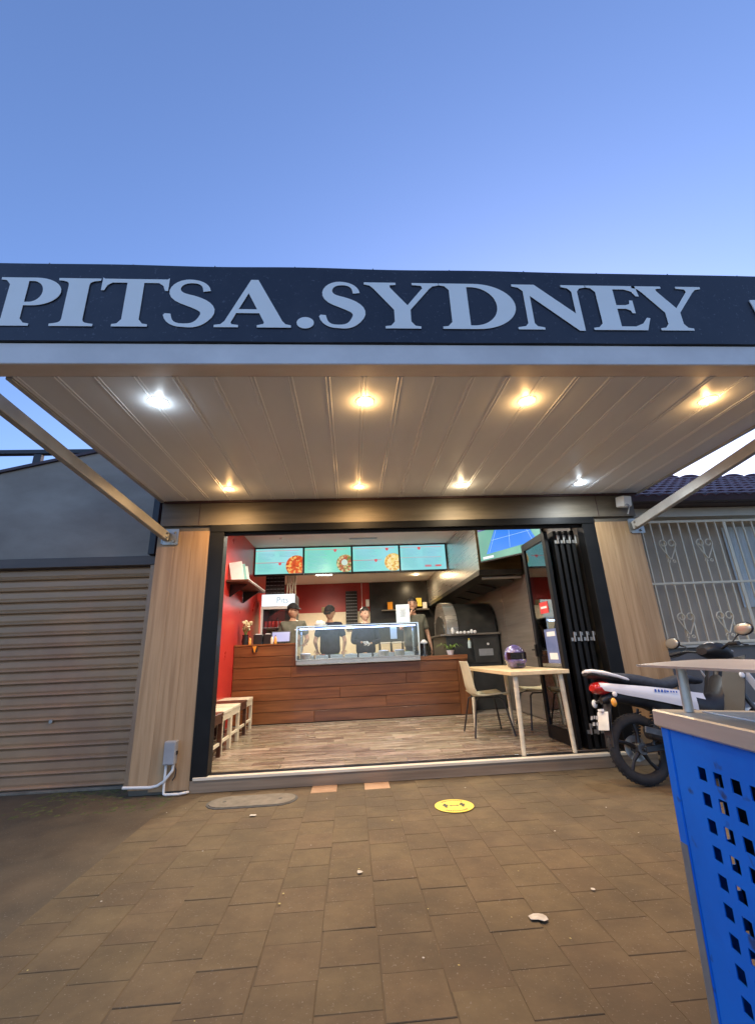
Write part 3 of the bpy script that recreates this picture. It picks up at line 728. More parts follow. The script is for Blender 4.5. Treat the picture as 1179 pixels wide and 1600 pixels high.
scrap(.02, -1.75, .022, m_paper, 'paper_scrap', 'small white paper scrap on the middle of the paving', 'litter', None, 6, .08)
scrap(1.14, -2.1, .014, m_paper, 'paper_scrap', 'tiny white paper scrap right of the crumpled tissue', 'litter', None, 6, .08)
GS = 'tiny specks of litter scattered on the paving'
for i in range(26):
    x, y_ = random.uniform(-1.5, 2.2), random.uniform(-2.85, -.25)
    scrap(x, y_, random.uniform(.004, .009), random.choice((m_paper, m_paper, m_leaf_dry)), 'litter_speck', 'tiny pale speck of litter scattered on the paving', 'litter', GS, 5, .06)


# ------------------------------------------------------------------ lights inside the shop
GI = 'flat ceiling lights inside the shop'
e_panel = em('panel_glow', (1, .93, .82), 9); e_panelc = em('cool_panel_glow', (.86, .93, 1), 9)
def panel(x, y_, z, s, en, cool, label, col=None):
    t = thing('ceiling_light', label, 'ceiling light', (x, y_, z), 0, GI)
    MB().span((x - s / 2, y_ - s / 2, z - .02), (x + s / 2, y_ + s / 2, z - .0005), .004).build('frame', m_white, t)
    MB().span((x - s / 2 + .02, y_ - s / 2 + .02, z - .024), (x + s / 2 - .02, y_ + s / 2 - .02, z - .0205)).build('diffuser', e_panelc if cool else e_panel, t)
    lamp('lamp', t, (x, y_, z - .05), en, (.84, .92, 1) if cool else (1, .86, .66), s * .35, R(165), .6)
panel(-1.0, 1.3, 3.32, .45, IN_W, 0, 'square ceiling light over the stools inside the left of the shop')
panel(.75, .75, 3.32, .45, IN_W * .45, 1, 'unseen cool square ceiling light added just inside the opening')  # unseen panel, added to give the floor inside the opening a bluish patch
panel(1.2, 2.3, 3.32, .3, IN_W * .85, 0, 'square ceiling light before the counter on the right')
panel(-.6, 2.6, 3.32, .3, IN_W * .85, 0, 'square ceiling light before the counter on the left')
panel(-.6, 5.4, 2.95, .4, IN_W * 1.3, 0, 'square kitchen light behind the menu screens')
downlight(1.62, 5.95, 2.95, 'round downlight in the kitchen ceiling beside the steel hood', 'm', IN_W * .7, GI, 1.3)

# ------------------------------------------------------------------ counter
ct = thing('counter', 'merbau board service counter with raised left end', 'counter', (0, 3.4, FZ))
CY = 3.1
MB().span((-1.94, CY + .002, FZ + .002), (1.93, 3.7, .985)).build('carcass', m_darkwood, ct)
MB().span((-1.94, CY + .002, .987), (-.935, 3.7, 1.33)).build('raised_carcass', m_darkwood, ct)
for r in range(7):
    z0 = .134 + .171 * r; x1 = 1.775 if r < 5 else -.935
    cuts = [-1.945] + ([[-.62], [.55], [-.2], [.9], [-1.0]][r] if r < 5 else []) + [x1]
    for a, b_ in zip(cuts, cuts[1:]):
        MB().span((a + .0012, CY - .02 - .003 * random.random(), z0 + .0035), (b_ - .0012, CY + .001, z0 + .1675), .004).build('board', m_merbau, ct)
MB().span((1.777, CY - .028, .134), (1.95, CY + .6, .986), .003).build('end_board', m_merbau_v, ct)
MB().span((-1.945, CY - .035, 1.332), (-.93, 3.72, 1.36), .004).build('raised_top', m_merbau, ct)
MB().span((1.16, CY - .04, .99), (1.96, 3.72, 1.06), .004).build('side_top', m_merbau, ct)

# ------------------------------------------------------------------ display case
dc = thing('display_case', 'glass topping display case with steel base on the counter', 'display case', (.12, 3.35, 1.0))
x0, x1, y0, y1, z0, z1 = -.915, 1.145, 2.97, 3.72, 1.0, 1.62
MB().span((x0, y0, z0), (x1, y1, 1.07), .006).build('base', m_steel, dc)
for nm, a, b_ in (('front_pane', (x0 + .02, y0 + .012, 1.085), (x1 - .02, y0 + .018, z1 - .02)), ('side_pane', (x0 + .006, y0 + .03, 1.085), (x0 + .012, y1 - .03, z1 - .02)),
                  ('side_pane', (x1 - .012, y0 + .03, 1.085), (x1 - .006, y1 - .03, z1 - .02)), ('top_pane', (x0 + .02, y0 + .03, z1 - .014), (x1 - .02, y1 - .03, z1 - .006))):
    MB().span(a, b_).build(nm, m_glass, dc)
for x in (x0 + .01, x1 - .01):
    for y_ in (y0 + .012, y1 - .012):
        MB().span((x - .011, y_ - .011, 1.0705), (x + .011, y_ + .011, z1 - .02)).build('corner_post', m_chrome, dc)
for y_ in (y0 + .013, y1 - .013): MB().span((x0, y_ - .013, z1 - .0195), (x1, y_ + .013, z1), .003).build('top_rail', m_chrome, dc)
for x in (x0 + .013, x1 - .013): MB().span((x - .0125, y0 + .027, z1 - .019), (x + .0125, y1 - .027, z1 - .001)).build('top_rail', m_chrome, dc)
MB().span((x0, y0 - .004, 1.0705), (x1, y0 + .008, 1.088), .002).build('bottom_rail', m_chrome, dc)
MB().span((x0 + .05, y0 + .04, z1 - .055), (x1 - .05, y0 + .065, z1 - .04)).build('led_strip', em('case_led', (.35, .45, 1), 5), dc)
L = bpy.data.lights.new('lamp', 'AREA'); L.shape = 'RECTANGLE'; L.size = 1.9; L.size_y = .03; L.energy = CASE_W; L.color = (.55, .66, 1)
o = bpy.data.objects.new('lamp', L); COL.objects.link(o); o.parent = dc; o.location = Vector((.115, y0 + .07, z1 - .06)) - wloc(dc); o.rotation_euler = (R(-25), 0, 0)
food = [pm('tray_food_%d' % i, a, b_, (40, 40, 40), 4, .7) for i, (a, b_) in enumerate((((.45, .36, .2), (.65, .55, .35)), ((.35, .05, .03), (.5, .12, .06)), ((.12, .2, .05), (.25, .32, .12)), ((.6, .56, .5), (.72, .69, .62)), ((.4, .2, .08), (.6, .36, .15))))]
GT = 'food trays in the glass display case'
for k in range(8):
    x = -.76 + .25 * k
    t = thing('food_tray', ['steel tray of %s in the display case, %s' % (f, p) for f, p in zip(('cream topping', 'red topping', 'green leaves', 'white cheese', 'brown mushrooms', 'pale topping', 'red peppers', 'green olives'),
              ('leftmost', 'second from left', 'third from left', 'fourth from left', 'fourth from right', 'third from right', 'second from right', 'rightmost'))][k], 'tray', (x, 3.5, 1.07), 0, GT)
    b = MB()
    for a, b_ in (((x - .11, 3.33, 1.0715), (x + .11, 3.338, 1.15)), ((x - .11, 3.65, 1.0715), (x + .11, 3.658, 1.15)), ((x - .11, 3.339, 1.0715), (x - .102, 3.649, 1.15)), ((x + .102, 3.339, 1.0715), (x + .11, 3.649, 1.15)), ((x - .1, 3.34, 1.0715), (x + .1, 3.648, 1.076))): b.span(a, b_)
    b.build('pan', m_steel, t)
    b = MB(); b.grid(lambda u, v: (x - .1 + .2 * u, 3.34 + .308 * v, 1.125 + .03 * sin(pi * u) * sin(pi * v) + .008 * random.random()), 8, 10); b.build('topping', food[[0, 1, 2, 3, 4, 0, 1, 2][k]], t, True)
for k, (x, lab) in enumerate(((.55, 'cream plastic tub in the right half of the display case, left one'), (.82, 'cream plastic tub in the right half of the display case, right one'), (-.78, 'cream plastic tub at the left end of the display case'))):
    t = thing('tub', lab, 'tub', (x, 3.2, 1.07), 0, 'tubs in the display case')
    MB().lathe([(0, 1.0712), (.075, 1.0712), (.09, 1.17), (.084, 1.17), (.07, 1.085), (0, 1.085)], (x, 3.2, 0), 20).build('bowl', m_cream, t, True)
    MB().lathe([(.0, 1.19), (.07, 1.185), (.094, 1.175), (.094, 1.1705), (0, 1.1705)], (x, 3.2, 0), 20).build('lid', m_white, t, True)

# ------------------------------------------------------------------ things on the counter
def on(x, y_, z): return (x, y_, z)
t = thing('card_holder', 'upright white notice in a stand on the display case top', 'notice', (.93, 3.3, 1.62))
MB().box((.93, 3.3, 1.63), (.2, .12, .018), None, .003).build('foot', m_glass, t)
b = MB().box((.93, 3.31, 1.8), (.24, .006, .32), (-.15, 0, -.12)); b.build('sheet', em('self_glow_notice', (.88, .95, .92), .55), t)  # plain white sheet, no lamp: its brightness is put into the material as emission
b = MB()
for k in range(7): b.box((.93, 3.303 + .0, 1.88 - .022 * k), (.12 - .02 * (k % 3), .002, .008), (-.15, 0, -.12))
b.xf(Matrix.Translation((0, -.009, 0))); struct(b.build('print', m_greybox, t), 'stuff')
t = thing('phone_card', 'small bluish white card hanging inside the display case glass', 'card', (.72, 3.02, 1.35))
MB().box((.72, 3.03, 1.47), (.11, .004, .22), (-.08, 0, 0)).build('sheet', em('self_glow_card', (.6, .75, 1), .5), t)  # card is no lamp; bluish light on it is painted in as emission
t = thing('tablet_till', 'till tablet with lilac screen on the raised counter end', 'till', (-1.22, 3.3, 1.36))
MB().box((-1.22, 3.33, 1.375), (.2, .2, .03), None, .006).build('foot', m_blackpl, t)
MB().box((-1.22, 3.34, 1.48), (.34, .02, .2), (-.3, 0, 0), .004).build('casing', m_blackpl, t)
MB().box((-1.22, 3.327, 1.479), (.3, .004, .165), (-.3, 0, 0)).build('screen', screen_mat('till_screen', (.5, .48, .8), (.75, .72, .95), .9), t)
for x, lab in ((-1.62, 'black receipt printer beside the flower vase, left one'), (-1.45, 'black receipt printer left of the till tablet')):
    t = thing('printer', lab, 'printer', (x, 3.45, 1.36), 0, 'black printers on the raised counter')
    MB().box((x, 3.45, 1.36 + .085), (.15, .2, .17), None, .012).build('body', m_blackpl, t); MB().box((x, 3.39, 1.5325), (.09, .004, .03)).build('paper_slot', m_white, t)
t = thing('vase', 'dark vase of cream flowers on the left end of the counter', 'vase', (-1.82, 3.3, 1.36))
MB().lathe([(0, 1.361), (.05, 1.361), (.062, 1.42), (.045, 1.5), (.055, 1.53), (.048, 1.53), (.038, 1.5), (0, 1.49)], (-1.82, 3.3, 0), 18).build('pot', m_blackpl, t, True)
b = MB()
for k in range(26):
    a, rr, zz = random.uniform(0, 2 * pi), random.uniform(0, .09), random.uniform(1.62, 1.76)
    p = (-1.82 + rr * cos(a), 3.3 + rr * sin(a), zz); b.sphere(p, random.uniform(.022, .036), (1, 1, .7), 7, 5)
struct(b.build('flower_heads', m_flower, t, True), 'stuff')
b = MB()
for k in range(9):
    a = k * .7; b.tube([(-1.82, 3.3, 1.5), (-1.82 + .03 * cos(a), 3.3 + .03 * sin(a), 1.58), (-1.82 + .06 * cos(a), 3.3 + .06 * sin(a), 1.66)], .004, 5)
struct(b.build('stems', m_green, t, True), 'stuff')
for x, c_, lab in ((-1.72, m_orange, 'small orange sauce bottle by the vase on the counter'), (-1.35, m_cream, 'cream sauce bottle left of the till tablet'), (-1.29, m_orange, 'amber sauce bottle left of the till tablet')):
    t = thing('sauce_bottle', lab, 'bottle', (x, 3.2, 1.36), 0, 'sauce bottles on the raised counter')
    MB().lathe([(0, 1.3605), (.024, 1.3605), (.026, 1.42), (.02, 1.46), (.009, 1.48), (0, 1.48)], (x, 3.2, 0), 14).build('body', c_, t, True)
    MB().cyl((x, 3.2, 1.4805), (x, 3.2, 1.5), .01, .007, 10).build('cap', m_blackpl, t)
t = thing('bottle_opener', 'dark wall bottle opener with orange wedge on the counter front', 'bottle opener', (-1.60, 3.05, 1.28))
MB().box((-1.60, 3.058, 1.285), (.085, .016, .1), None, .004).build('plate', m_blackpl, t)
MB().prism([(-1.635, 1.33), (-1.565, 1.33), (-1.6, 1.22)], 3.038, 3.0495, 'Y').build('wedge', m_orange, t)
t = thing('cup_dispenser', 'clear cup tube with white cap at the right end of the case', 'dispenser', (1.27, 3.3, 1.06))
MB().lathe([(.062, 1.0605), (.062, 1.27), (.058, 1.27), (.058, 1.0605)], (1.27, 3.3, 0), 18).build('tube', glass('frosted_tube', (.7, .74, .8), .3), t, True)
MB().lathe([(0, 1.34), (.03, 1.33), (.066, 1.29), (.066, 1.2705), (0, 1.2705)], (1.27, 3.3, 0), 18).build('cap', m_white, t, True)
t = thing('spider_plant', 'small green spider plant in a pot on the right of the counter', 'plant', (1.72, 3.28, 1.06))
MB().lathe([(0, 1.0605), (.05, 1.0605), (.07, 1.14), (.062, 1.14), (.05, 1.12), (0, 1.12)], (1.72, 3.28, 0), 16).build('pot', m_white, t, True)
for k in range(16):
    a = k * 2.4; ln = random.uniform(.18, .34); hh = random.uniform(.12, .24)
    pts = [(1.72 + ln * s_ * cos(a), 3.28 + ln * s_ * sin(a), 1.12 + hh * (2.2 * s_ - 1.9 * s_ * s_)) for s_ in (0, .2, .45, .7, 1)]
    b = MB(); wv = [.008, .013, .013, .009, .001]; px_, py_ = -sin(a), cos(a)
    V = [[b.bm.verts.new((p[0] + px_ * w_ * q, p[1] + py_ * w_ * q, p[2])) for q in (-1, 1)] for p, w_ in zip(pts, wv)]
    for A, B in zip(V, V[1:]): b.bm.faces.new((A[0], A[1], B[1], B[0]))
    b.build('leaf', m_green, t)
t = thing('dough_bowl', 'white heaped bowl on the back edge of the display case', 'bowl', (-.55, 3.6, 1.62))
MB().lathe([(0, 1.6205), (.07, 1.6205), (.12, 1.68), (.1, 1.68), (0, 1.66)], (-.55, 3.6, 0), 18).build('bowl', m_white, t, True)
b = MB()
for k in range(8): b.sphere((-.55 + random.uniform(-.06, .06), 3.6 + random.uniform(-.06, .06), 1.70 + random.uniform(0, .03)), .04, (1, 1, .8), 8, 6)
struct(b.build('dough', m_white, t, True), 'stuff')

# ------------------------------------------------------------------ menu screens
e_dark = pm('screen_bezel', (.006, .006, .006), (.01, .01, .01), (4, 4, 4), 2, .3)
SX0, SX1, SZ0, SZ1, SY = -1.945, 2.04, 2.725, 3.305, 4.3
sw = (SX1 - SX0) / 4
e_red = em('menu_red', (.75, .12, .14), .8); e_txt = em('menu_text', (.25, .55, .68), .75)
PZ = [pizza_mat('pizza_tomato', [(.5, .05, .01), (.75, .12, .02), (.85, .45, .12), (.6, .08, .02)], 1.0, 24), pizza_mat('pizza_greens', [(.45, .32, .1), (.2, .22, .06), (.7, .6, .3), (.5, .12, .06)], .9, 26),
      pizza_mat('pizza_cheese', [(.8, .55, .12), (.85, .68, .25), (.7, .35, .08), (.9, .75, .4)], 1.0, 26)]
SC = [((.25, .75, .66), (.42, .78, .9)), ((.2, .72, .56), (.26, .76, .62)), ((.24, .74, .68), (.34, .74, .85)), ((.26, .72, .72), (.32, .7, .84))]
LB = ['menu screen with a tomato topped pizza, leftmost above the counter', 'menu screen with a green and white topped pizza, second from left', 'menu screen with a golden cheese pizza, third from left', 'menu screen of text only, rightmost above the counter']
for k in range(4):
    a = SX0 + sw * k; c_ = a + sw
    t = thing('menu_screen', LB[k], 'screen', ((a + c_) / 2, SY, SZ0), 0, 'menu screens above the counter')
    MB().span((a + .002, SY, SZ0), (c_ - .002, SY + .058, SZ1), .004).build('casing', e_dark, t)
    i0, i1 = a + .02, c_ - .02
    MB().span((i0, SY - .003, SZ0 + .035), (i1, SY - .0002, SZ1 - .02)).build('display', screen_mat('menu_display_%d' % k, SC[k][0], SC[k][1], MENU_E), t)
    b = MB(); w_ = i1 - i0
    def bar(u0, u1, v, h): b.span((i0 + w_ * u0, SY - .0052, SZ0 + .035 + .525 * v), (i0 + w_ * u1, SY - .0034, SZ0 + .035 + .525 * v + h))
    cols = ((.05, .42), (.5, .92)) if k in (0, 3) else ((.06, .56),)
    for (u0, u1) in cols:
        for r in range(15):
            v = .1 + r * .052
            if (k in (0, 2) and .42 < v < .5) or (k == 3 and .48 < v < .56): continue
            if k in (0,) and u0 > .4 and v < .64: continue
            bar(u0, u0 + (u1 - u0) * random.uniform(.55, 1), v, .008)
    struct(b.build('text_lines', e_txt, t), 'stuff')
    b = MB(); bar(.0, .92, .915, .007)
    if k in (0, 2): bar(0, .62, .435, .009)
    if k == 3: bar(0, .9, .50, .005)
    b.build('red_rule', e_red, t)
    for u, v in ([(.52, .39)] if k == 0 else [(.66, .87)] if k == 1 else [(.75, .87), (.5, .42)] if k == 2 else [(.42, .87)]):
        s_ = .03; x, z = i0 + w_ * u, SZ0 + .035 + .525 * v
        MB().prism([(x - s_, z + s_), (x + s_, z + s_), (x + s_, z - s_ * .3), (x, z - s_ * 1.2), (x - s_, z - s_ * .3)], SY - .0066, SY - .0054, 'Y').build('badge', e_red, t)
    if k == 3:
        for u in (.6, .82): b = MB(); bar(u - .07, u + .07, .12, .035); b.build('price_badge', e_red, t)
    if k < 3:
        r = .215 if k == 0 else .185; x, z = i1 - (.125 if k == 0 else .115), SZ0 + .035 + (.16 if k == 0 else .18)
        P = [(x + r * cos(q), z + r * sin(q)) for q in [2 * pi * i / 60 for i in range(60)]]
        P = [(min(p[0], i1 - .001), max(p[1], SZ0 + .037)) for p in P]
        Q = []
        for p in P:
            if not Q or (abs(p[0] - Q[-1][0]) + abs(p[1] - Q[-1][1])) > 1e-4: Q.append(p)
        MB().prism(Q, SY - .0055, SY - .0035, 'Y').build('pizza_picture', PZ[k], t)
        if k == 1: MB().prism(ell(x - .02, z + .02, .065, .065, 0, 2 * pi, 16)[:-1], SY - .0068, SY - .0056, 'Y').build('pizza_centre', em('white_cheese', (.62, .8, .72), .8), t)

# ------------------------------------------------------------------ left wall shelf, plates, fridge, racks
t = thing('wall_shelf', 'dark bracket shelf on the red wall', 'shelf', (-1.8, 3.0, 2.3))
MB().span((-1.945, 2.35, 2.30), (-1.60, 3.75, 2.335), .003).build('board', m_darkwood, t)
MB().span((-1.605, 2.35, 2.3355), (-1.60, 3.75, 2.345)).build('edge_strip', m_white, t)
for y_ in (2.6, 3.5): MB().prism([(-1.945, 2.1), (-1.93, 2.1), (-1.66, 2.299), (-1.945, 2.299)], y_ - .012, y_ + .012, 'Y').build('bracket', m_blackpl, t)
for k, (y_, lab) in enumerate(((2.5, 'white and teal folder leaning on the wall shelf, nearest'), (2.72, 'white and teal folder leaning on the wall shelf, middle'), (2.92, 'white and teal folder leaning on the wall shelf, farthest'))):
    t = thing('folder', lab, 'folder', (-1.8, y_, 2.336), 0, 'folders on the wall shelf')
    MB().box((-1.83, y_, 2.336 + .155), (.2, .07, .3), (0, -.18, .25), .003).build('cover', [m_white, pm('teal_card', (.2, .5, .48), (.3, .58, .55), (4, 4, 4), 3, .5), m_white][k], t)
for z, lab in ((1.98, 'round black and white plate on the red wall, upper'), (1.50, 'round black and white plate on the red wall, lower')):
    t = thing('wall_plate', lab, 'plate', (-1.945, 1.55, z), 0, 'plates on the red wall')
    MB().lathe([(0, 0), (.17, 0), (.185, .02), (.16, .03), (0, .028)], (-1.948, 1.55, z), 24, 'X').build('rim', m_blackpl, t, True)
    MB().lathe([(0, .0285), (.11, .0305), (.12, .034), (0, .036)], (-1.948, 1.55, z + .03), 20, 'X').build('face', m_white, t, True)
fr_ = thing('drinks_fridge', 'tall glass door drinks fridge with lit white header behind the counter', 'fridge', (-1.45, 4.75, FZ))
fx0, fx1, fy0, fy1 = -1.80, -1.12, 4.42, 5.05
b = MB()
for a, c_ in (((fx0, fy0 + .03, FZ), (fx0 + .04, fy1, 2.36)), ((fx1 - .04, fy0 + .03, FZ), (fx1, fy1, 2.36)), ((fx0 + .04, fy1 - .04, FZ), (fx1 - .04, fy1, 2.36)), ((fx0 + .04, fy0 + .03, FZ), (fx1 - .04, fy1 - .04, FZ + .2)), ((fx0 + .04, fy0 + .03, 2.1), (fx1 - .04, fy1 - .04, 2.36))): b.span(a, c_)
b.build('cabinet', m_blackpl, fr_)
MB().span((fx0 + .01, fy0, 2.13), (fx1 - .01, fy0 + .028, 2.365), .004).build('header', em('fridge_header', (.82, .93, 1), 1.05), fr_)
cu_ = bpy.data.curves.new('header_text', 'FONT'); cu_.body = 'Pits'; cu_.size = .17; cu_.extrude = .001
tmp = bpy.data.objects.new('header_text', cu_); me = bpy.data.meshes.new_from_object(tmp); bpy.data.objects.remove(tmp); me.materials.clear(); me.materials.append(em('header_print', (.35, .45, .55), .6))
me.transform(Matrix.Translation(Vector((-1.5, fy0 - .003, 2.19)) - wloc(fr_)) @ Matrix.Rotation(pi / 2, 4, 'X')); o = bpy.data.objects.new('header_text', me); COL.objects.link(o); o.parent = fr_
b = MB()
for a, c_ in (((fx0, fy0, FZ + .18), (fx0 + .045, fy0 + .028, 2.125)), ((fx1 - .045, fy0, FZ + .18), (fx1, fy0 + .028, 2.125)), ((fx0 + .046, fy0, 2.07), (fx1 - .046, fy0 + .028, 2.125)), ((fx0 + .046, fy0, FZ + .18), (fx1 - .046, fy0 + .028, FZ + .24))): b.span(a, c_)
dr = b.build('door', m_white, fr_); MB().span((fx0 + .046, fy0 + .01, FZ + .25), (fx1 - .046, fy0 + .016, 2.069)).build('pane', m_glass, dr); MB().span((fx1 - .035, fy0 - .03, 1.2), (fx1 - .015, fy0 - .001, 1.5), .004).build('handle', m_blackpl, dr)
MB().span((fx0 + .042, fy0 + .05, 2.085), (fx1 - .042, fy0 + .075, 2.099)).build('fridge_lamp', em('fridge_glow', (1, .9, .88), 3), fr_)
m_can = pm('red_can', (.5, .02, .02), (.6, .05, .04), (20, 20, 5), 3, .3, metal=.3)
can_me = MB().lathe([(0, 0), (.028, 0), (.032, .01), (.032, .11), (.026, .12), (0, .12)], (0, 0, 0), 12).mesh('drink_can', True); can_me.materials.append(m_can)
sh = []
for z in (1.0, 1.35, 1.72): MB().span((fx0 + .042, fy0 + .06, z - .012), (fx1 - .042, fy1 - .06, z)).build('shelf', m_white, fr_)
for z, w_ in ((1.0, 'bottom'), (1.35, 'middle'), (1.72, 'top')):
    for k in range(8):
        o = bpy.data.objects.new('drink_can', can_me); COL.objects.link(o); o.location = (fx0 + .085 + .073 * k, fy0 + .12, z + .0005)
        tag(o, 'red drink can on the %s fridge shelf, behind the glass door' % w_, 'can', 'red cans on the %s fridge shelf' % w_)
def rack(name, label, x0, x1, z0, z1, y_, nc, nr):
    t = thing(name, label, 'rack', ((x0 + x1) / 2, y_, z0))
    MB().span((x0, y_ + .03, z0), (x1, y_ + .05, z1)).build('back', m_blackpl, t)
    for i in range(nr + 1):
        z = z0 + (z1 - z0) * i / nr; MB().span((x0, y_, z - .006), (x1, y_ + .029, z + .006)).build('shelf_bar', m_greybox if 0 < i < nr else m_blackpl, t)
    for i in range(nc + 1):
        x = x0 + (x1 - x0) * i / nc; MB().span((x - .006, y_ - .004, z0), (x + .006, y_ - .0005, z1)).build('upright', m_blackpl, t)
rack('pan_rack', 'black wire pan rack on the red wall between two kitchen staff', -.12, .17, 1.75, 2.72, 6.9, 5, 12)
rack('bottle_rack', 'black wire rack standing on the drinks fridge', -1.79, -1.4, 2.367, 2.85, 4.8, 5, 6)
for k in range(4):
    t = thing('pizza_peel', 'pale wooden pizza peel standing beside the black rack, ' + ('leftmost', 'second from left', 'third from left', 'rightmost')[k], 'pizza peel', (-1.33 + .055 * k, 4.75, 2.366), 0, 'wooden peels on the fridge')
    x = -1.33 + .055 * k; MB().box((x, 4.75, 2.52), (.03, .02, .3), (0, .06 * (-1) ** k, 0), .004).build('handle', m_cream, t); MB().box((x, 4.75, 2.75), (.045, .02, .2), (0, -.05 * (-1) ** k, 0), .006).build('blade', m_cream, t)
t = tag(MB().span((-.75, 6.95, 2.2), (-.42, 6.969, 2.34), .003).build('framed_notice', pm('brown_notice', (.12, .08, .03), (.3, .22, .08), (30, 30, 30), 4, .5)), 'small brown notice on the back wall above the cream board', 'notice')
t = tag(MB().span((.40, 6.975, 2.32), (.49, 6.999, 2.5), .004).build('wall_control', m_white), 'small white control on the red wall by the black panel', 'control')
t = tag(MB().cyl((.3, 6.96, 2.2), (.3, 6.96, 2.95), .006, seg=6).build('hanging_cord', m_white), 'thin white cord hanging on the red back wall', 'cord')
for k, (x, z, s_, c_, lab) in enumerate(((1.02, 2.2, .11, m_orange, 'orange packet on the black back wall shelf'), (1.62, 2.26, .12, m_yellow, 'yellow carton on the back shelf, left one'), (1.78, 2.26, .12, m_yellow, 'yellow carton on the back shelf, right one'), (1.93, 2.2, .09, m_white, 'white packet on the back shelf by the hood'))):
    tag(MB().box((x, 6.85, z + s_ * .9), (s_ * 1.2, .1, s_ * 1.8), None, .006).build('carton', c_), lab, 'carton', 'cartons on the back shelf')
tag(MB().span((.8, 6.75, 2.17), (2.03, 6.955, 2.199), .003).build('back_shelf', m_steeldk), 'dark shelf on the black back wall holding cartons', 'shelf')
tag(MB().span((-1.9, 6.3, .14), (1.5, 6.95, 1.1), .006).build('prep_bench', m_steel), 'steel preparation bench along the back wall', 'bench')
for k in range(4):
    x = .55 + .28 * k; t = thing('storage_tub', 'cream lidded tub on the back bench, ' + ('leftmost', 'second from left', 'third from left', 'rightmost')[k], 'tub', (x, 6.5, 1.1), 0, 'tubs on the back bench')
    MB().box((x, 6.5, 1.1 + .13), (.22, .25, .26), None, .01).build('tub', m_cream, t); MB().box((x, 6.5, 1.375), (.235, .265, .03), None, .006).build('lid', m_white, t)

# ------------------------------------------------------------------ hood, oven, TV
hd = thing('extractor_hood', 'steel extractor hood over the pizza oven on the right', 'extractor hood', (2.4, 4, 2.25))
HY = 2.12
MB().span((2.052, HY + .02, 2.33), (2.072, 6.95, 3.318)).build('side_panel', m_steel, hd)
MB().span((2.05, HY, 2.33), (2.742, HY + .018, 3.318)).build('front_panel', m_bronze, hd)
MB().prism([(HY - .03, 2.325), (HY + .0, 2.25), (6.95, 2.25), (6.95, 2.325)], 2.035, 2.742, 'X').build('skirt', m_ovenblk, hd)
for k in range(4): MB().box((2.39, 2.6 + k * .9, 2.235), (.5, .7, .025), (0, .25, 0)).build('filter', m_ovengrey, hd)
MB().tube([(2.09, HY + .05, 2.2), (2.71, HY + .02, 2.2)], .02, 8).build('front_bar', m_steel, hd, True)
ov = thing('pizza_oven', 'domed black pizza oven with steel arch on a dark stand', 'oven', (2.1, 4.2, FZ))
prof = [(3.62, 1.42)] + [(4.2 + .58 * cos(a), 1.50 + .52 * sin(a)) for a in [pi - pi * i / 14 for i in range(15)]] + [(4.78, 1.42)]
MB().prism(prof, 1.98, 2.70, 'X').build('dome', m_ovenblk, ov, True)
pr2 = [(3.60, 1.42)] + [(4.2 + .6 * cos(a), 1.50 + .55 * sin(a)) for a in [pi - pi * i / 14 for i in range(15)]] + [(4.8, 1.42)]
MB().prism(pr2, 1.76, 1.978, 'X').build('front_arch', m_steel, ov, True)
MB().prism([(p[0] * .7 + 4.2 * .3, 1.44 + (p[1] - 1.42) * .55) for p in pr2], 1.74, 1.759, 'X').build('mouth', m_ovenblk, ov)
MB().span((1.62, 3.5, 1.385), (2.72, 4.9, 1.419), .004).build('shelf', m_steeldk, ov)
st_ = MB().span((1.72, 3.55, FZ), (2.70, 4.85, 1.384), .006).build('stand', m_ovengrey, ov)
MB().span((1.76, 3.535, .9), (2.2, 3.549, 1.33), .004).build('stand_door', m_ovenblk, st_); MB().span((2.22, 3.535, .9), (2.66, 3.549, 1.33), .004).build('stand_door', m_ovengrey, st_)
MB().span((2.3, 3.528, 1.02), (2.56, 3.5345, 1.14)).build('rating_plate', m_greybox, st_); MB().cyl((2.48, 3.534, 1.22), (2.48, 3.515, 1.22), .02, seg=10).build('knob', m_white, st_)
b = MB()
for k, (u, h) in enumerate(((0, .12), (.09, .05), (.15, .05), (.22, .055), (.29, .05), (.35, .08), (.41, .06))): b.sphere((1.84 + u, 3.482, 1.41 + h / 2), .03, (1, .25, h / .06), 8, 6)
struct(b.build('white_script', m_white, ov, True), 'stuff')
t = thing('bottle', 'blue capped clear bottle hanging at the oven stand', 'bottle', (2.12, 3.4, 1.2))
MB().lathe([(0, 1.16), (.03, 1.16), (.032, 1.26), (.014, 1.3), (0, 1.3)], (2.12, 3.46, 0), 12).build('body', pm('pale_liquid', (.4, .5, .5), (.5, .6, .6), (5, 5, 5), 2, .15), t, True); MB().cyl((2.12, 3.46, 1.3), (2.12, 3.46, 1.33), .014, seg=10).build('cap', m_yellow, t)
tv = thing('television', 'wall television showing a blue tennis court above the hood front', 'television', (2.3, 1.8, 2.42))
A_, B_ = Vector((2.06, 2.06, 2.43)), Vector((2.72, 1.2, 2.43)); d = (B_ - A_).normalized(); nrm = Vector((d.y, -d.x, 0))
if nrm.x > 0: nrm = -nrm
TL_ = (B_ - A_).length
def tvp(u, v, off): return A_ + d * TL_ * u + Vector((0, 0, .55 * v)) + nrm * off
def tvq(u0, u1, v0, v1, o0, o1):
    b = MB(); vs = [b.bm.verts.new(tvp(u, v, o_)) for o_ in (o0, o1) for (u, v) in ((u0, v0), (u1, v0), (u1, v1), (u0, v1))]
    for f in ((0, 1, 2, 3), (7, 6, 5, 4), (0, 4, 5, 1), (1, 5, 6, 2), (2, 6, 7, 3), (3, 7, 4, 0)): b.bm.faces.new([vs[i] for i in f])
    return b
tvq(0, 1, 0, 1, -.05, 0).build('casing', e_dark, tv)
tvq(.015, .985, .035, .98, .0005, .003).build('display', screen_mat('court_green', (.12, .38, .3), (.16, .46, .34), 1.0), tv)
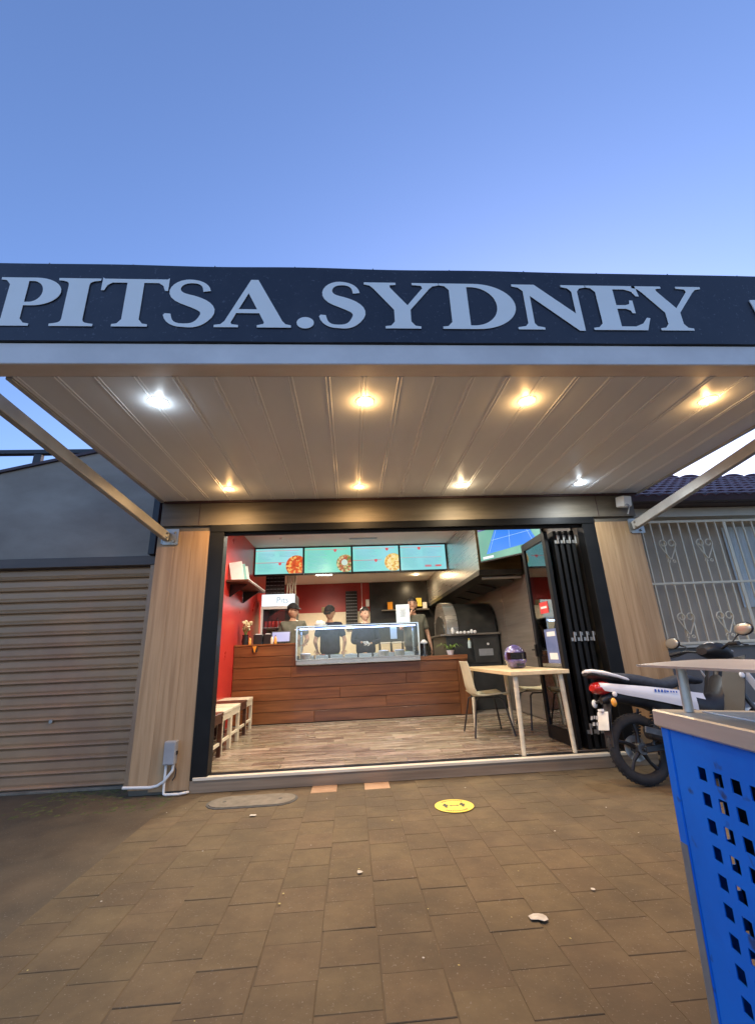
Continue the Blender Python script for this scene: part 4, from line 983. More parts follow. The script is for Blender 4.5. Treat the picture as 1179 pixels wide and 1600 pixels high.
def tvpoly(pts, off, mat, name):
    b = MB(); b.bm.faces.new([b.bm.verts.new(tvp(u, v, off)) for u, v in pts]); b.thick(.001); b.build(name, mat, tv)
tvpoly([(.13, .2), (.93, .27), (.78, .9), (.32, .9)], .006, em('court_blue', (.02, .22, .85), .9), 'court')
b = MB()
for p, q in (((.18, .23), (.345, .88)), ((.87, .29), (.75, .88)), ((.24, .56), (.84, .58)), ((.52, .26), (.54, .88))):
    P, Q = tvp(*p, .009), tvp(*q, .009); b.cyl(P, Q, .003, seg=5)
struct(b.build('court_lines', em('court_white', (.4, .65, 1), .9), tv), 'stuff')
tvpoly([(.02, .9), (.98, .9), (.98, .975), (.02, .975)], .006, em('crowd_blue', (.1, .1, .42), .6), 'crowd'); tvpoly([(.06, .07), (.24, .07), (.24, .14), (.06, .14)], .006, em('score_white', (.75, .8, .9), .8), 'score_box')
MB().tube([(2.45, 1.72, 2.75), (2.55, 2.11, 2.75)], .025, 8).build('mount', m_blackpl, tv, True)

# ------------------------------------------------------------------ folding doors at the right jamb
GD = 'folded door leaves at the right jamb'
def leaf(x, y0, y1, label, glassy, dx=0):
    t = thing('door_leaf', label, 'door', (x, (y0 + y1) / 2, FZ), 0, GD)
    w_ = .042; za, zb = .138, 2.405
    for a, c_ in ((y0, y0 + .075), (y1 - .075, y1)): MB().span((x - w_ / 2, a, za), (x + w_ / 2, c_, zb), .003).build('stile', m_black, t)
    for a, c_ in ((za, za + .14), (zb - .09, zb)): MB().span((x - w_ / 2 + .001, y0 + .076, a), (x + w_ / 2 - .001, y1 - .076, c_), .002).build('rail', m_black, t)
    MB().span((x - .006, y0 + .074, za + .14), (x + .006, y1 - .074, zb - .09)).build('pane', m_glass2 if glassy else m_glass2, t)
    return t
d0 = leaf(2.27, .15, .85, 'open black framed glass door leaf standing apart from the folded stack', True)
MB().span((2.225, .79, 1.02), (2.247, .83, 1.16), .003).build('lock_plate', m_black, d0); MB().tube([(2.235, .81, 1.1), (2.19, .81, 1.1), (2.19, .70, 1.1)], .009, 8).build('handle', m_black, d0, True)
nm_ = ('first', 'second', 'third', 'fourth')
for k, x in enumerate((2.375, 2.445, 2.515, 2.585)):
    lf = leaf(x, .14, .86, 'folded black door leaf, %s in the stack from the open leaf' % nm_[k], False)
    for z in (.32, 1.22, 2.3):
        b = MB(); b.cyl((x + .022, .125, z - .05), (x + .022, .125, z + .05), .011, seg=8); b.span((x - .015, .1315, z - .045), (x + .018, .1385, z - .01)); b.span((x + .024, .1315, z + .01), (x + .05, .1385, z + .045)); b.build('hinge', m_bolt, lf)
t = thing('door_notice', 'blue grey notice sheet fixed to the open glass door leaf', 'notice', (2.255, .45, .9))
MB().span((2.2605, .26, .95), (2.2635, .56, 1.32)).build('sheet', pm('blue_sheet', (.1, .14, .3), (.16, .2, .38), (6, 6, 6), 3, .3), t)
b = MB(); b.span((2.258, .29, 1.24), (2.26, .5, 1.29)); struct(b.build('heading', m_white, t), 'stuff'); MB().span((2.258, .3, .99), (2.26, .5, 1.06)).build('white_strip', m_white, t)
t = thing('red_sticker', 'red notice with white line stuck on the open glass door leaf', 'sticker', (2.255, .47, 1.55))
MB().span((2.2605, .36, 1.5), (2.2635, .58, 1.63)).build('sheet', pm('red_vinyl', (.6, .03, .025), (.66, .05, .04), (6, 6, 6), 2, .4), t); MB().span((2.258, .39, 1.555), (2.26, .55, 1.58)).build('white_line', m_white, t)

# ------------------------------------------------------------------ stools, table, chairs, helmet
def stool(loc, dark, label):
    t = thing('stool', label, 'stool', loc, 0, 'low wooden stools along the red wall'); mt = m_darkwood if dark else m_cream
    W_, D_, H_ = .44, .42, .45
    MB().box((0, 0, H_ - .02), (W_, D_, .04), None, .006).build('seat', mt, t, local=True)
    for sx in (-1, 1):
        for sy in (-1, 1): MB().box((sx * (W_ / 2 - .025), sy * (D_ / 2 - .025), (H_ - .041) / 2), (.042, .042, H_ - .043), None, .003).build('leg', mt, t, local=True)
        MB().box((sx * (W_ / 2 - .018), 0, H_ - .075), (.02, D_ - .094, .066)).build('apron', mt, t, local=True)
        MB().box((sx * (W_ / 2 - .025), 0, .13), (.022, D_ - .094, .03)).build('stretcher', m_cream, t, local=True)
    for sy in (-1, 1): MB().box((0, sy * (D_ / 2 - .018), H_ - .075), (W_ - .094, .02, .066)).build('apron', mt, t, local=True)
    return t
for k, (dark, lab) in enumerate(((1, 'dark brown stool nearest the street along the red wall'), (0, 'cream stool next to the nearest dark stool'), (0, 'cream stool in the middle of the row along the red wall'), (1, 'dark brown stool between two cream stools'), (0, 'cream stool at the far end against the counter'))):
    stool((-1.665 - .02 * k, .62 + .475 * k, FZ + .0005), dark, lab)
tb = thing('table', 'narrow pale pine table with round tapered legs near the doors', 'table', (1.9, .9, FZ))
MB().span((1.60, -.0, .862), (2.215, 1.86, .902), .004).build('top', m_tabletop, tb)
for (x, y_) in ((1.66, .06), (2.16, .065), (1.66, 1.79), (2.16, 1.79)):
    sx = 1 if x > 1.9 else -1; MB().cyl((x - sx * .012, y_ + .02, .8615), (x + sx * .008, y_, FZ + .0008), .026, .021, 14).build('leg', m_cream, tb, True)
def chair(loc, rz, label):
    t = thing('chair', label, 'chair', loc, rz, 'cream shell chairs at the table')
    prof = [(.25, .435), (.22, .455), (.1, .445), (-.05, .435), (-.15, .44), (-.2, .475), (-.225, .55), (-.245, .68), (-.265, .80), (-.28, .86)]
    def fn(u, v):
        s_ = u * (len(prof) - 1); i = min(int(s_), len(prof) - 2); f_ = s_ - i
        x = prof[i][0] * (1 - f_) + prof[i + 1][0] * f_; z = prof[i][1] * (1 - f_) + prof[i + 1][1] * f_
        wdt = .235 * (1 - .18 * max(0, u - .6) / .4 - .12 * max(0, .15 - u) / .15); q = 2 * v - 1
        curl = .035 * q * q
        return (x + (curl if u > .55 else 0), q * wdt, z + (curl * .7 if u <= .55 else 0))
    b = MB(); b.grid(fn, 27, 10); b.thick(.012); b.build('shell', m_shell, t, True, local=True)
    for sx in (-1, 1):
        for sy in (-1, 1): MB().tube([(sx * .13, sy * .15, .422), (sx * .17, sy * .18, .40), (sx * .245, sy * .265, .001)], .011, 8).build('leg', m_blackpl, t, True, local=True)
        MB().tube([(-.13, sx * .15, .425), (.13, sx * .15, .425)], .009, 6).build('seat_rail', m_blackpl, t, True, local=True)
    return t
chair((1.685, 1.30, FZ + .0005), 0, 'cream shell chair with thin black legs left of the table')
chair((2.50, 1.62, FZ + .0005), pi, 'cream shell chair between the table and the steel wall')
hm = thing('helmet', 'purple and yellow patterned motorcycle helmet on the table', 'helmet', (1.93, .72, .902))
b = MB(); b.sphere((1.93, .72, 1.035), .135, (.92, 1.05, 1.0), 28, 18)
for v in b.bm.verts:
    if v.co.z < .955: v.co.z = .9035 + (v.co.z - .9) * .3
    if v.co.y < .68 and v.co.z < 1.0: v.co.y -= .03
b.build('shell', m_helmet, hm, True, ang=60)
b = MB(); b.grid(lambda u, v: (1.93 + .128 * cos(pi * (1.12 + .76 * u)) * (.985), .715 + .148 * sin(pi * (1.12 + .76 * u)), 1.005 + .075 * v), 16, 4); b.thick(.006); b.build('visor', m_visor, hm, True)
MB().box((1.93, .575, .945), (.09, .01, .03), None, .004).build('chin_vent', m_blackpl, hm)

# ------------------------------------------------------------------ people behind the counter
def skin_mesh(chains, sub=1):
    """chains: lists of (point, rx, ry); the first vertex of each chain is its root unless it repeats a point of an earlier chain"""
    me = bpy.data.meshes.new('skin'); vs, es, rad, roots, key = [], [], [], [], {}
    for ch in chains:
        prev = None
        for j, (p, rx, ry) in enumerate(ch):
            k = tuple(round(c, 4) for c in p)
            if k in key: i = key[k]
            else:
                i = len(vs); vs.append(p); rad.append((rx, ry)); key[k] = i
                if j == 0: roots.append(i)
            if prev is not None: es.append((prev, i))
            prev = i
    me.from_pydata(vs, es, []); o = bpy.data.objects.new('skin', me); COL.objects.link(o)
    md = o.modifiers.new('s', 'SKIN'); md.use_smooth_shade = True
    for i, v in enumerate(me.skin_vertices[0].data): v.radius = rad[i]; v.use_root = i in roots
    sb = o.modifiers.new('u', 'SUBSURF'); sb.levels = sub; sb.render_levels = sub
    dg = bpy.context.evaluated_depsgraph_get(); res = bpy.data.meshes.new_from_object(o.evaluated_get(dg))
    bpy.data.objects.remove(o); return res
def V3(a, b, t): return tuple(a[i] + (b[i] - a[i]) * t for i in range(3))
def hand(w_, d, up, s=1, curl=.5, flip=1):
    """finger chains from wrist w_ along d; up is the back of the hand"""
    d, up = Vector(d).normalized(), Vector(up).normalized(); sd_ = d.cross(up).normalized() * flip; w_ = Vector(w_); out = []
    palm = w_ + d * .075 * s
    out.append([(tuple(w_), .025 * s, .02 * s), (tuple(w_ + d * .035 * s), .034 * s, .017 * s), (tuple(palm), .036 * s, .015 * s)])
    for q, ln in ((-.027, .062), (-.009, .074), (.009, .07), (.026, .055)):
        b0 = w_ + d * .07 * s + sd_ * q * s; d2 = (d - up * curl * .6).normalized(); d3 = (d - up * curl * 1.7).normalized()
        p1 = b0 + d2 * ln * .5 * s; p2 = p1 + d3 * ln * .5 * s
        out.append([(tuple(b0), .0095 * s, .0095 * s), (tuple(p1), .009 * s, .009 * s), (tuple(p2), .0075 * s, .0075 * s)])
    t0 = w_ + d * .03 * s - sd_ * .024 * s; t1 = t0 + (d * .6 - sd_ * .8 - up * .2).normalized() * .035 * s; t2 = t1 + (d * .9 - sd_ * .25 - up * .4).normalized() * .03 * s
    out.append([(tuple(t0), .012 * s, .012 * s), (tuple(t1), .0105 * s, .0105 * s), (tuple(t2), .0085 * s, .0085 * s)])
    return out
def person(label, loc, H, arms, yaw, pitch, shirt, skinm, headgear, long_sleeve=False, gloves=False, beard=False, logo=None, bulk=1.12):
    t = thing('person', label, 'person', loc); k = H / 1.75
    P = lambda x, y_, z: (x * k, y_ * k, z * k)
    sh = {s: P(s * .185, 0, 1.42) for s in (-1, 1)}
    ch = [[(P(0, 0, .95), .14 * k, .1 * k), (P(0, .01, 1.1), .125 * k, .09 * k), (P(0, 0, 1.28), .15 * k, .1 * k), (P(0, 0, 1.42), .12 * k, .08 * k), (P(0, -.005, 1.5), .056 * k, .056 * k), (P(0, -.02, 1.58), .054 * k, .056 * k)]]
    hands = []
    for s in (-1, 1):
        el, wr, hd_, up, curl = arms[s]; el, wr = P(*el), P(*wr)
        ch.append([(P(0, 0, 1.42), .12 * k, .08 * k), (sh[s], .062 * k, .06 * k), (V3(sh[s], el, .5), .05 * k, .05 * k), (el, .04 * k, .042 * k), (V3(el, wr, .5), .037 * k, .037 * k), (wr, .026 * k, .022 * k)])
        hands += hand(wr, hd_, up, 1.02 * k, curl, s)
        ch.append([(P(0, 0, .95), .14 * k, .1 * k), (P(s * .1, 0, .86), .095 * k, .095 * k), (P(s * .11, -.015, .5), .058 * k, .06 * k), (P(s * .115, .02, .3), .052 * k, .055 * k), (P(s * .115, .02, .085), .036 * k, .04 * k)])
        ch.append([(P(s * .115, .03, .045), .036 * k, .036 * k), (P(s * .12, -.06, .04), .042 * k, .032 * k), (P(s * .125, -.16, .03), .036 * k, .022 * k)])
    me = skin_mesh(ch + ([] if gloves else hands))
    # head: shaped ball with brow, nose, chin and ears, turned on the neck
    b = MB(); b.bm.from_mesh(me); bpy.data.meshes.remove(me)
    hc = Vector(P(0, -.025, 1.665)); T = Matrix.Translation(hc) @ Euler((pitch, 0, yaw)).to_matrix().to_4x4(); hb = MB(); hk = k * 1.16
    hb.sphere((0, 0, 0), .1 * hk, (.77, .98, 1.2), 24, 18)
    for v in hb.bm.verts:
        x, y_, z = v.co / hk
        if z < -.02: v.co.x *= 1 - .30 * min(1, (-z - .02) / .1); v.co.y = v.co.y * (1 - .12 * min(1, (-z - .02) / .1)) - .012 * hk * min(1, (-z - .02) / .1)
        if y_ < 0:
            nz = math.exp(-(x / .014) ** 2) * (math.exp(-((z + .022) / .022) ** 2) * .026 + math.exp(-((z - .005) / .03) ** 2) * .010); v.co.y -= nz * hk
            ey = math.exp(-((abs(x) - .032) / .016) ** 2 - ((z - .012) / .013) ** 2) * .011; v.co.y += ey * hk
            br = math.exp(-((z - .034) / .012) ** 2) * math.exp(-(x / .05) ** 4) * .006; v.co.y -= br * hk
            mo = math.exp(-(x / .022) ** 2 - ((z + .062) / .007) ** 2) * .004; v.co.y -= mo * hk
            cn = math.exp(-(x / .02) ** 2 - ((z + .1) / .018) ** 2) * .010; v.co.y -= cn * hk
    for s in (-1, 1): hb.sphere((s * .079 * hk, .01 * hk, -.005 * hk), .03 * hk, (.3, .7, 1.0), 10, 8)
    hb.xf(T); tmp = hb.mesh('h', True); b.bm.from_mesh(tmp)
    body = b.build('body', skinm, t, True, local=True, ang=80)
    def head_part(nm, mb, mat, **kw): mb.xf(T); return mb.build(nm, mat, t, True, local=True, **kw)
    for s in (-1, 1): head_part('eye', MB().sphere((s * .032 * hk, -.083 * hk, .012 * hk), .011 * hk, (1.25, .6, .75), 10, 8), m_hair)
    head_part('mouth', MB().sphere((0, -.094 * hk, -.062 * hk), .02 * hk, (1.1, .3, .22), 10, 6), pm('lips', (.3, .09, .07), (.36, .12, .1), (9, 9, 9), 2, .5))
    for s in (-1, 1): head_part('eyebrow', MB().sphere((s * .033 * hk, -.09 * hk, .036 * hk), .02 * hk, (1.0, .3, .2), 8, 6), m_hair)
    hr = MB(); hr.sphere((0, .006 * hk, .014 * hk), .106 * hk, (.83, 1.02, 1.2), 28, 24)
    lim = .036 if headgear != 'bun' else .03
    rm = [v for v in hr.bm.verts if (v.co.y / hk < -.03 + .75 * max(0, .04 - v.co.z / hk) and v.co.z / hk < .058) or v.co.z / hk < -.06]
    bmesh.ops.delete(hr.bm, geom=rm, context='VERTS'); 
    if headgear == 'bun': hr.sphere((0, .1 * hk, .075 * hk), .045 * hk, (1, 1, 1), 12, 8)
    head_part('hair', hr, m_hair)
    if beard:
        be = MB(); be.sphere((0, -.012 * hk, -.068 * hk), .072 * hk, (.86, 1.18, .68), 18, 12)
        bmesh.ops.delete(be.bm, geom=[v for v in be.bm.verts if v.co.z / hk > -.052 or v.co.y > .03 * hk], context='VERTS'); head_part('beard', be, m_hair)
    if headgear == 'cap':
        c_ = MB(); c_.sphere((0, .004 * hk, .034 * hk), .112 * hk, (.84, 1.03, .98), 22, 14); bmesh.ops.delete(c_.bm, geom=[v for v in c_.bm.verts if v.co.z / hk < .042], context='VERTS')
        c_.sphere((0, .004 * hk, .143 * hk), .01 * hk, (1, 1, .6), 8, 5)
        def brim(u, v):
            a = pi * (1.08 + .84 * u); r = 1 + .62 * v * (sin(pi * u) ** .6); return (.09 * hk * cos(a) * (1 + .05 * v), .112 * hk * sin(a) * r, (.05 - .02 * v + .012 * abs(cos(a))) * hk)
        g = MB(); g.grid(brim, 14, 5); g.thick(.004); m2 = g.mesh('brim'); c_.bm.from_mesh(m2); head_part('cap', c_, m_capm)
    if gloves:
        gm = skin_mesh(hands); gm.materials.append(m_glove); o = bpy.data.objects.new('gloves', gm); COL.objects.link(o); o.parent = t
    sc_ = [[(P(0, 0, .84), .2 * k, .14 * k), (P(0, 0, .98), .195 * k, .14 * k), (P(0, .01, 1.12), .19 * k, .135 * k), (P(0, 0, 1.28), .195 * k, .135 * k), (P(0, 0, 1.425), .135 * k, .095 * k), (P(0, -.002, 1.475), .075 * k, .07 * k)]]
    for s in (-1, 1):
        el, wr = P(*arms[s][0]), P(*arms[s][1])
        c_ = [(P(0, 0, 1.425), .135 * k, .095 * k), (P(s * .185, 0, 1.425), .088 * k, .08 * k), (V3(sh[s], el, .4), .072 * k, .07 * k), (V3(sh[s], el, .78), .069 * k, .068 * k)]
        if long_sleeve: c_ += [(el, .056 * k, .056 * k), (V3(el, wr, .5), .05 * k, .05 * k), (V3(el, wr, .93), .038 * k, .036 * k)]
        sc_.append(c_)
    sc_ = [[(p, rx * (bulk if abs(p[0]) < .1 * k else 1.04), ry * 1.05) for p, rx, ry in c] for c in sc_]
    sm = skin_mesh(sc_, 2); sm.materials.append(shirt); so = bpy.data.objects.new('shirt', sm); COL.objects.link(so); so.parent = t
    if logo: MB().box(P(.085, -.139, 1.31), (.075 * k, .006, .022 * k)).build('chest_print', logo, so, local=True)
    tm = skin_mesh([[(P(0, 0, .93), .15 * k, .115 * k), (P(s * .1, 0, .84), .105 * k, .105 * k), (P(s * .11, -.015, .5), .075 * k, .078 * k), (P(s * .115, .02, .11), .062 * k, .066 * k)] for s in (-1, 1)])
    tm.materials.append(m_trouser); o = bpy.data.objects.new('trousers', tm); COL.objects.link(o); o.parent = t
    for s in (-1, 1): MB().loft([(-.14 * k + .0, 0, 0, .03, .02), (-.1 * k, 0, .01, .045 * k, .03 * k), (.0, 0, .018, .048 * k, .042 * k), (.09 * k, 0, .025, .042 * k, .05 * k), (.11 * k, 0, .02, .03 * k, .035 * k)], 12).xf(Matrix.Translation(P(s * .12, -.04, .03)) @ Matrix.Rotation(pi / 2, 4, 'Z')).build('shoe', m_blackpl, t, True, local=True)
    return t
PZ0 = .33
struct(MB().span((-1.94, 3.71, FZ - .003), (1.6, 6.29, PZ0 - .001)).build('kitchen_platform', m_grout))
PY = 3.98
dn = (0, -.4, -1)
person('person in black cap and olive grey shirt at the till, looking right', (-1.1, PY, PZ0), 1.72,
       {-1: ((-.27, .02, 1.14), (-.2, -.22, 1.08), (.1, -1, -.1), (0, 0, 1), .5), 1: ((.28, .03, 1.14), (.25, -.2, 1.05), (-.1, -1, -.2), (0, 0, 1), .5)}, .95, .05, m_olive, m_skin, 'cap', logo=m_white)
person('person in black cap and navy shirt looking down behind the display case', (-.4, PY, PZ0), 1.66,
       {-1: ((-.30, .0, 1.13), (-.24, -.2, .96), (.1, -.9, -.5), (0, -.4, 1), .7), 1: ((.30, .0, 1.12), (.27, -.19, .95), (-.1, -.9, -.5), (0, -.4, 1), .6)}, -.35, .38, m_navy, m_skin, 'cap', logo=None)
person('person with tied back hair in long sleeved navy top and white gloves', (.27, PY, PZ0), 1.61,
       {-1: ((-.26, .0, 1.12), (-.07, -.26, 1.1), (1, -.3, .05), (0, -.6, 1), .6), 1: ((.27, .02, 1.12), (.09, -.25, 1.07), (-1, -.3, .05), (0, -.6, 1), .6)}, .45, .03, m_navy, m_skin2, 'bun', True, True)
person('bearded person in olive grey shirt with one hand raised to the mouth', (1.2, PY, PZ0), 1.76,
       {-1: ((-.26, -.14, 1.2), (-.06, -.2, 1.5), (.35, -.1, 1), (-.3, -1, .2), .8), 1: ((.27, .02, 1.12), (.31, -.06, .86), (.05, -.1, -1), (1, 0, 0), .35)}, -.1, .02, m_olive, m_skin, 'short', beard=True)
t = thing('serving_spoon', 'steel serving spoon held over the trays by the person in navy', 'spoon', (-.62, 3.74, 1.2))
MB().tube([(-.635, 3.76, 1.29), (-.60, 3.68, 1.22), (-.56, 3.6, 1.16)], .006, 6).build('handle', m_chrome, t, True); MB().sphere((-.55, 3.585, 1.155), .03, (1, 1.3, .35), 10, 6).build('bowl', m_chrome, t, True)

# ------------------------------------------------------------------ motorbike (local X forward, Y left, origin under the rear axle)
BK = thing('motorbike', 'white and black motorbike parked nose right before the right pillar', 'motorbike', (2.43, -.63, 0), R(2))
BK.rotation_euler = (R(-8), 0, R(2))
WR = .275
def bp(mb, name, mat, parent=BK, smooth=True, ang=40): return mb.build(name, mat, parent, smooth, local=True, ang=ang)
def wheel(x, steer=0):
    e = bpy.data.objects.new('wheel', None); COL.objects.link(e); e.parent = BK; e.location = (x, 0, WR); e.rotation_euler = (0, 0, steer); e.empty_display_size = .1
    rr = [(WR - .05 + .048 * cos(a) * (1 if cos(a) > 0 else .8), .042 * sin(a)) for a in [2 * pi * i / 12 for i in range(13)]]
    b = MB(); b.lathe([(r_, h_) for r_, h_ in rr], (0, 0, 0), 44, 'Y'); bp(b, 'tyre', m_tyre, e, True, 60)
    b = MB()
    for k in range(44):
        for sgn_ in (-1, 1):
            a = 2 * pi * (k + .25 * sgn_) / 44; b.box(((WR - .0085) * cos(a), sgn_ * .014, (WR - .0085) * sin(a)), (.010, .018, .010), (0, -a, sgn_ * .4))
    struct(bp(b, 'tread_blocks', m_tyre, e, False), 'stuff')
    b = MB(); b.lathe([(WR - .052, -.034), (WR - .064, -.03), (WR - .072, -.012), (WR - .072, .012), (WR - .064, .03), (WR - .052, .034)], (0, 0, 0), 44, 'Y'); bp(b, 'rim', m_rim, e)
    b = MB(); b.cyl((0, -.05, 0), (0, .05, 0), .045, seg=18); b.cyl((0, -.085, 0), (0, .085, 0), .012, seg=8); bp(b, 'hub', m_engine, e)
    for k in range(5):
        a = 2 * pi * k / 5 + .3; ca, sa = cos(a), sin(a)
        b = MB(); b.tube([(.035 * ca, 0, .035 * sa), (.12 * ca + .012 * sa, 0, .12 * sa - .012 * ca), (.208 * ca, 0, .208 * sa)], [.021, .014, .019], 8); bp(b, 'spoke', m_rim, e)
    b = MB(); b.lathe([(.05, .048), (.1, .048), (.1, .053), (.05, .053), (.05, .048)], (0, 0, 0), 28, 'Y'); bp(b, 'brake_disc', m_bolt, e)
    return e
wheel(0); wheel(1.24, R(10))
bp(MB().loft([(-.42, 0, .885, .05, .012), (-.36, 0, .875, .085, .022), (-.2, 0, .85, .1, .03), (-.05, 0, .825, .11, .03)], 14), 'tail_cowl', m_bblack)
for s in (-1, 1):   # white side panels from tail to under the seat
    b = MB()
    def sp(u, v, s=s):
        x = -.33 + 1.02 * u; top = .805 - .10 * u - .03 * u * u; bot = .745 - .20 * u - .03 * u ** 2
        yy = .075 + .055 * sin(pi * min(1, u * 1.1)) ** .7 + .012 * sin(pi * v); return (x, s * yy, bot + (top - bot) * v)
    b.grid(sp, 24, 5); b.thick(.006); bp(b, 'side_panel', m_bwhite, BK, True, 60)
b = MB()
for s in (-1, 1): b.tube([(.02, s * .1, .815), (-.12, s * .125, .85), (-.28, s * .12, .885), (-.38, s * .07, .905), (-.4, 0, .908)], [.012, .014, .016, .016, .016], 8)
b.box((-.33, 0, .9), (.14, .12, .012), (0, .12, 0), .004); bp(b, 'grab_rail', m_bwhite)
b = MB()   # seat
secs = []
for i in range(15):
    u = i / 14; x = -.2 + .93 * u; z = .86 - .075 * min(1, u * 1.7) - .03 * math.exp(-((u - .55) / .18) ** 2) + .045 * max(0, u - .66) / .34 - .05 * max(0, u - .85) / .15
    secs.append((x, 0, z, .06 + .07 * sin(pi * (.12 + .8 * u)), .02 + .035 * sin(pi * (.1 + .85 * u))))
b.loft(secs, 18, 2.6); bp(b, 'seat', m_seat)
b = MB(); b.loft([(-.375, 0, .765, .05, .02), (-.345, 0, .765, .085, .045), (-.27, 0, .765, .1, .06), (-.2, 0, .765, .09, .05)], 16); bp(b, 'tail_light', m_redlens)
for s in (-1, 1):
    b = MB(); b.tube([(-.24, s * .06, .67), (-.27, s * .13, .645)], .012, 6); i_ = bp(b, 'indicator_stalk', m_bblack)
    b = MB(); b.sphere((-.27, s * .155, .64), .036, (.8, .8, 1.0), 12, 8); bp(b, 'indicator', m_orange if s < 0 else m_white)
bp(MB().sphere((-.2, -.115, .705), .028, (1, .6, .8), 10, 8), 'reflector', m_white)
b = MB(); b.loft([(-.3, 0, .66, .03, .03), (-.2, 0, .69, .07, .05), (-.05, 0, .69, .09, .06), (.15, 0, .66, .09, .08), (.35, 0, .6, .08, .12)], 14); bp(b, 'rear_fender', m_bblack)
b = MB(); b.grid(lambda u, v: (-.22 - .11 * u - .02 * sin(pi * u), -.06 + .12 * v, .66 - .36 * u), 8, 4); b.thick(.006); bp(b, 'mud_flap', m_bblack)
pl = bp(MB().box((-.335, 0, .50), (.004, .17, .15), (0, .28, 0), .003), 'number_plate', m_plate, BK, False)
b = MB()
for k, (yy, zz, ww, hh) in enumerate(((-.05, .53, .028, .03), (-.01, .532, .02, .026), (.035, .528, .03, .03), (-.035, .482, .03, .026), (.025, .48, .034, .028))): b.box((-.338, yy, zz), (.004, ww, hh), (0, .28, 0))
struct(bp(b, 'plate_marks', m_greybox, pl, False), 'stuff')
bp(MB().box((-.33, 0, .585), (.03, .06, .02)), 'plate_lamp', m_white, BK, False)
for s in (-1, 1):
    bp(MB().box((.25, s * .085, .285), (.5, .025, .05), (0, -.05, 0), .006), 'swing_arm', m_bblack, BK, False)
    b = MB(); b.cyl((.06, s * .115, .3), (.16, s * .115, .58), .012, seg=8); 
    for k in range(9): b.tube([(.075 + .009 * k + .032 * cos(q), s * .115 + .032 * sin(q), .34 + .024 * k + .024 * q / 6.28) for q in [2 * pi * i / 8 for i in range(8)]], .006, 5)
    bp(b, 'shock_absorber', m_bblack)
b = MB(); b.tube([(.62, -.1, .27), (.45, -.14, .26), (.34, -.15, .30)], .018, 8); b.loft([(-.02, -.165, .405, .02, .02), (.0, -.165, .40, .05, .048), (.2, -.16, .345, .052, .05), (.34, -.15, .30, .035, .035)], 16); bp(b, 'exhaust', m_bblack)
b = MB(); b.box((.1, -.215, .385), (.3, .012, .05), (0, .27, 0), .005); bp(b, 'heat_shield', m_engine, BK, False)
b = MB(); b.loft([(.42, 0, .36, .1, .08), (.5, 0, .36, .12, .12), (.66, 0, .34, .12, .11), (.8, 0, .33, .08, .07), (.88, 0, .33, .07, .06)], 16); bp(b, 'engine', m_engine)
b = MB(); b.cyl((.55, -.12, .34), (.55, -.15, .34), .085, seg=20); bp(b, 'engine_cover', m_bblack)
b = MB(); b.tube([(-.18, 0, .74), (.2, 0, .66), (.5, 0, .55), (.75, 0, .5), (.9, 0, .68), (.98, 0, .86)], .035, 10); bp(b, 'frame_spine', m_bblack)
b = MB()
for s in (-1, 1): b.box((.55, s * .17, .24), (.09, .1, .02), None, .005); b.box((.2, s * .17, .28), (.09, .08, .02), None, .005)
b.box((.45, -.12, .22), (.42, .02, .03)); b.box((.45, .12, .22), (.42, .02, .03)); bp(b, 'foot_pegs', m_bblack, BK, False)
b = MB(); b.tube([(.5, .1, .24), (.46, .22, .1), (.44, .33, .052)], .011, 8); bp(b, 'side_stand', m_engine)
b = MB()   # centre cowl between seat and leg shield
b.loft([(.6, 0, .6, .09, .1), (.72, 0, .55, .1, .11), (.84, 0, .56, .11, .13), (.93, 0, .66, .12, .17)], 16); bp(b, 'centre_cowl', m_bblack)
for s in (-1, 1):   # leg shield
    b = MB(); b.grid(lambda u, v, s=s: (.84 + .16 * v + .10 * u - .1 * (1 - v), s * (.08 + .15 * u), .40 + .54 * v + .02 * u), 8, 8); b.thick(.01); bp(b, 'leg_shield', m_bblack, BK, True, 60)
    b = MB(); b.grid(lambda u, v, s=s: (.98 + .14 * v + .05 * u, s * (.2 + .05 * u), .60 + .30 * (1 - v) - .05 * u), 8, 6); b.thick(.008); bp(b, 'white_cowl', m_bwhite, BK, True, 60)
b = MB(); b.sphere((.985, -.235, .80), .026, (1, .5, 1), 12, 8); bp(b, 'round_badge', m_white)
b = MB()
for s in (-1, 1): b.tube([(1.24, s * .07, WR), (1.12, s * .075, .55), (1.04, s * .06, .75)], .02, 8)
bp(b, 'fork', m_engine)
b = MB(); b.grid(lambda u, v: (1.24 + (WR + .03) * cos(pi * (.15 + .75 * u)), (-.065 + .13 * v), WR + (WR + .03) * sin(pi * (.15 + .75 * u)) - .012 * (2 * v - 1) ** 2), 16, 5); b.thick(.006); bp(b, 'front_fender', m_bwhite, BK, True, 60)
ST = bpy.data.objects.new('handlebar', None); COL.objects.link(ST); ST.parent = BK; ST.location = (1.0, 0, .915); ST.rotation_euler = (0, 0, R(10)); ST.empty_display_size = .1
b = MB(); b.loft([(-.13, 0, .12, .05, .03), (-.08, 0, .13, .1, .055), (.02, 0, .12, .13, .075), (.1, 0, .08, .11, .085), (.15, 0, .06, .06, .05)], 16); bp(b, 'headlight_cowl', m_bblack, ST)
b = MB(); b.grid(lambda u, v: (-.02 + .15 * u, -.1 + .2 * v, .205 - .05 * u - .05 * (2 * v - 1) ** 2), 8, 8); b.thick(.006); bp(b, 'white_trim', m_bwhite, ST, True, 60)
bp(MB().sphere((.13, 0, .06), .07, (.5, 1.1, .9), 14, 10), 'headlight', m_mirror, ST)
b = MB(); b.tube([(-.12, -.34, .135), (-.06, -.22, .15), (.0, -.08, .12), (.0, .08, .12), (-.06, .22, .15), (-.12, .34, .135)], .012, 8); bp(b, 'bar', m_bblack, ST)
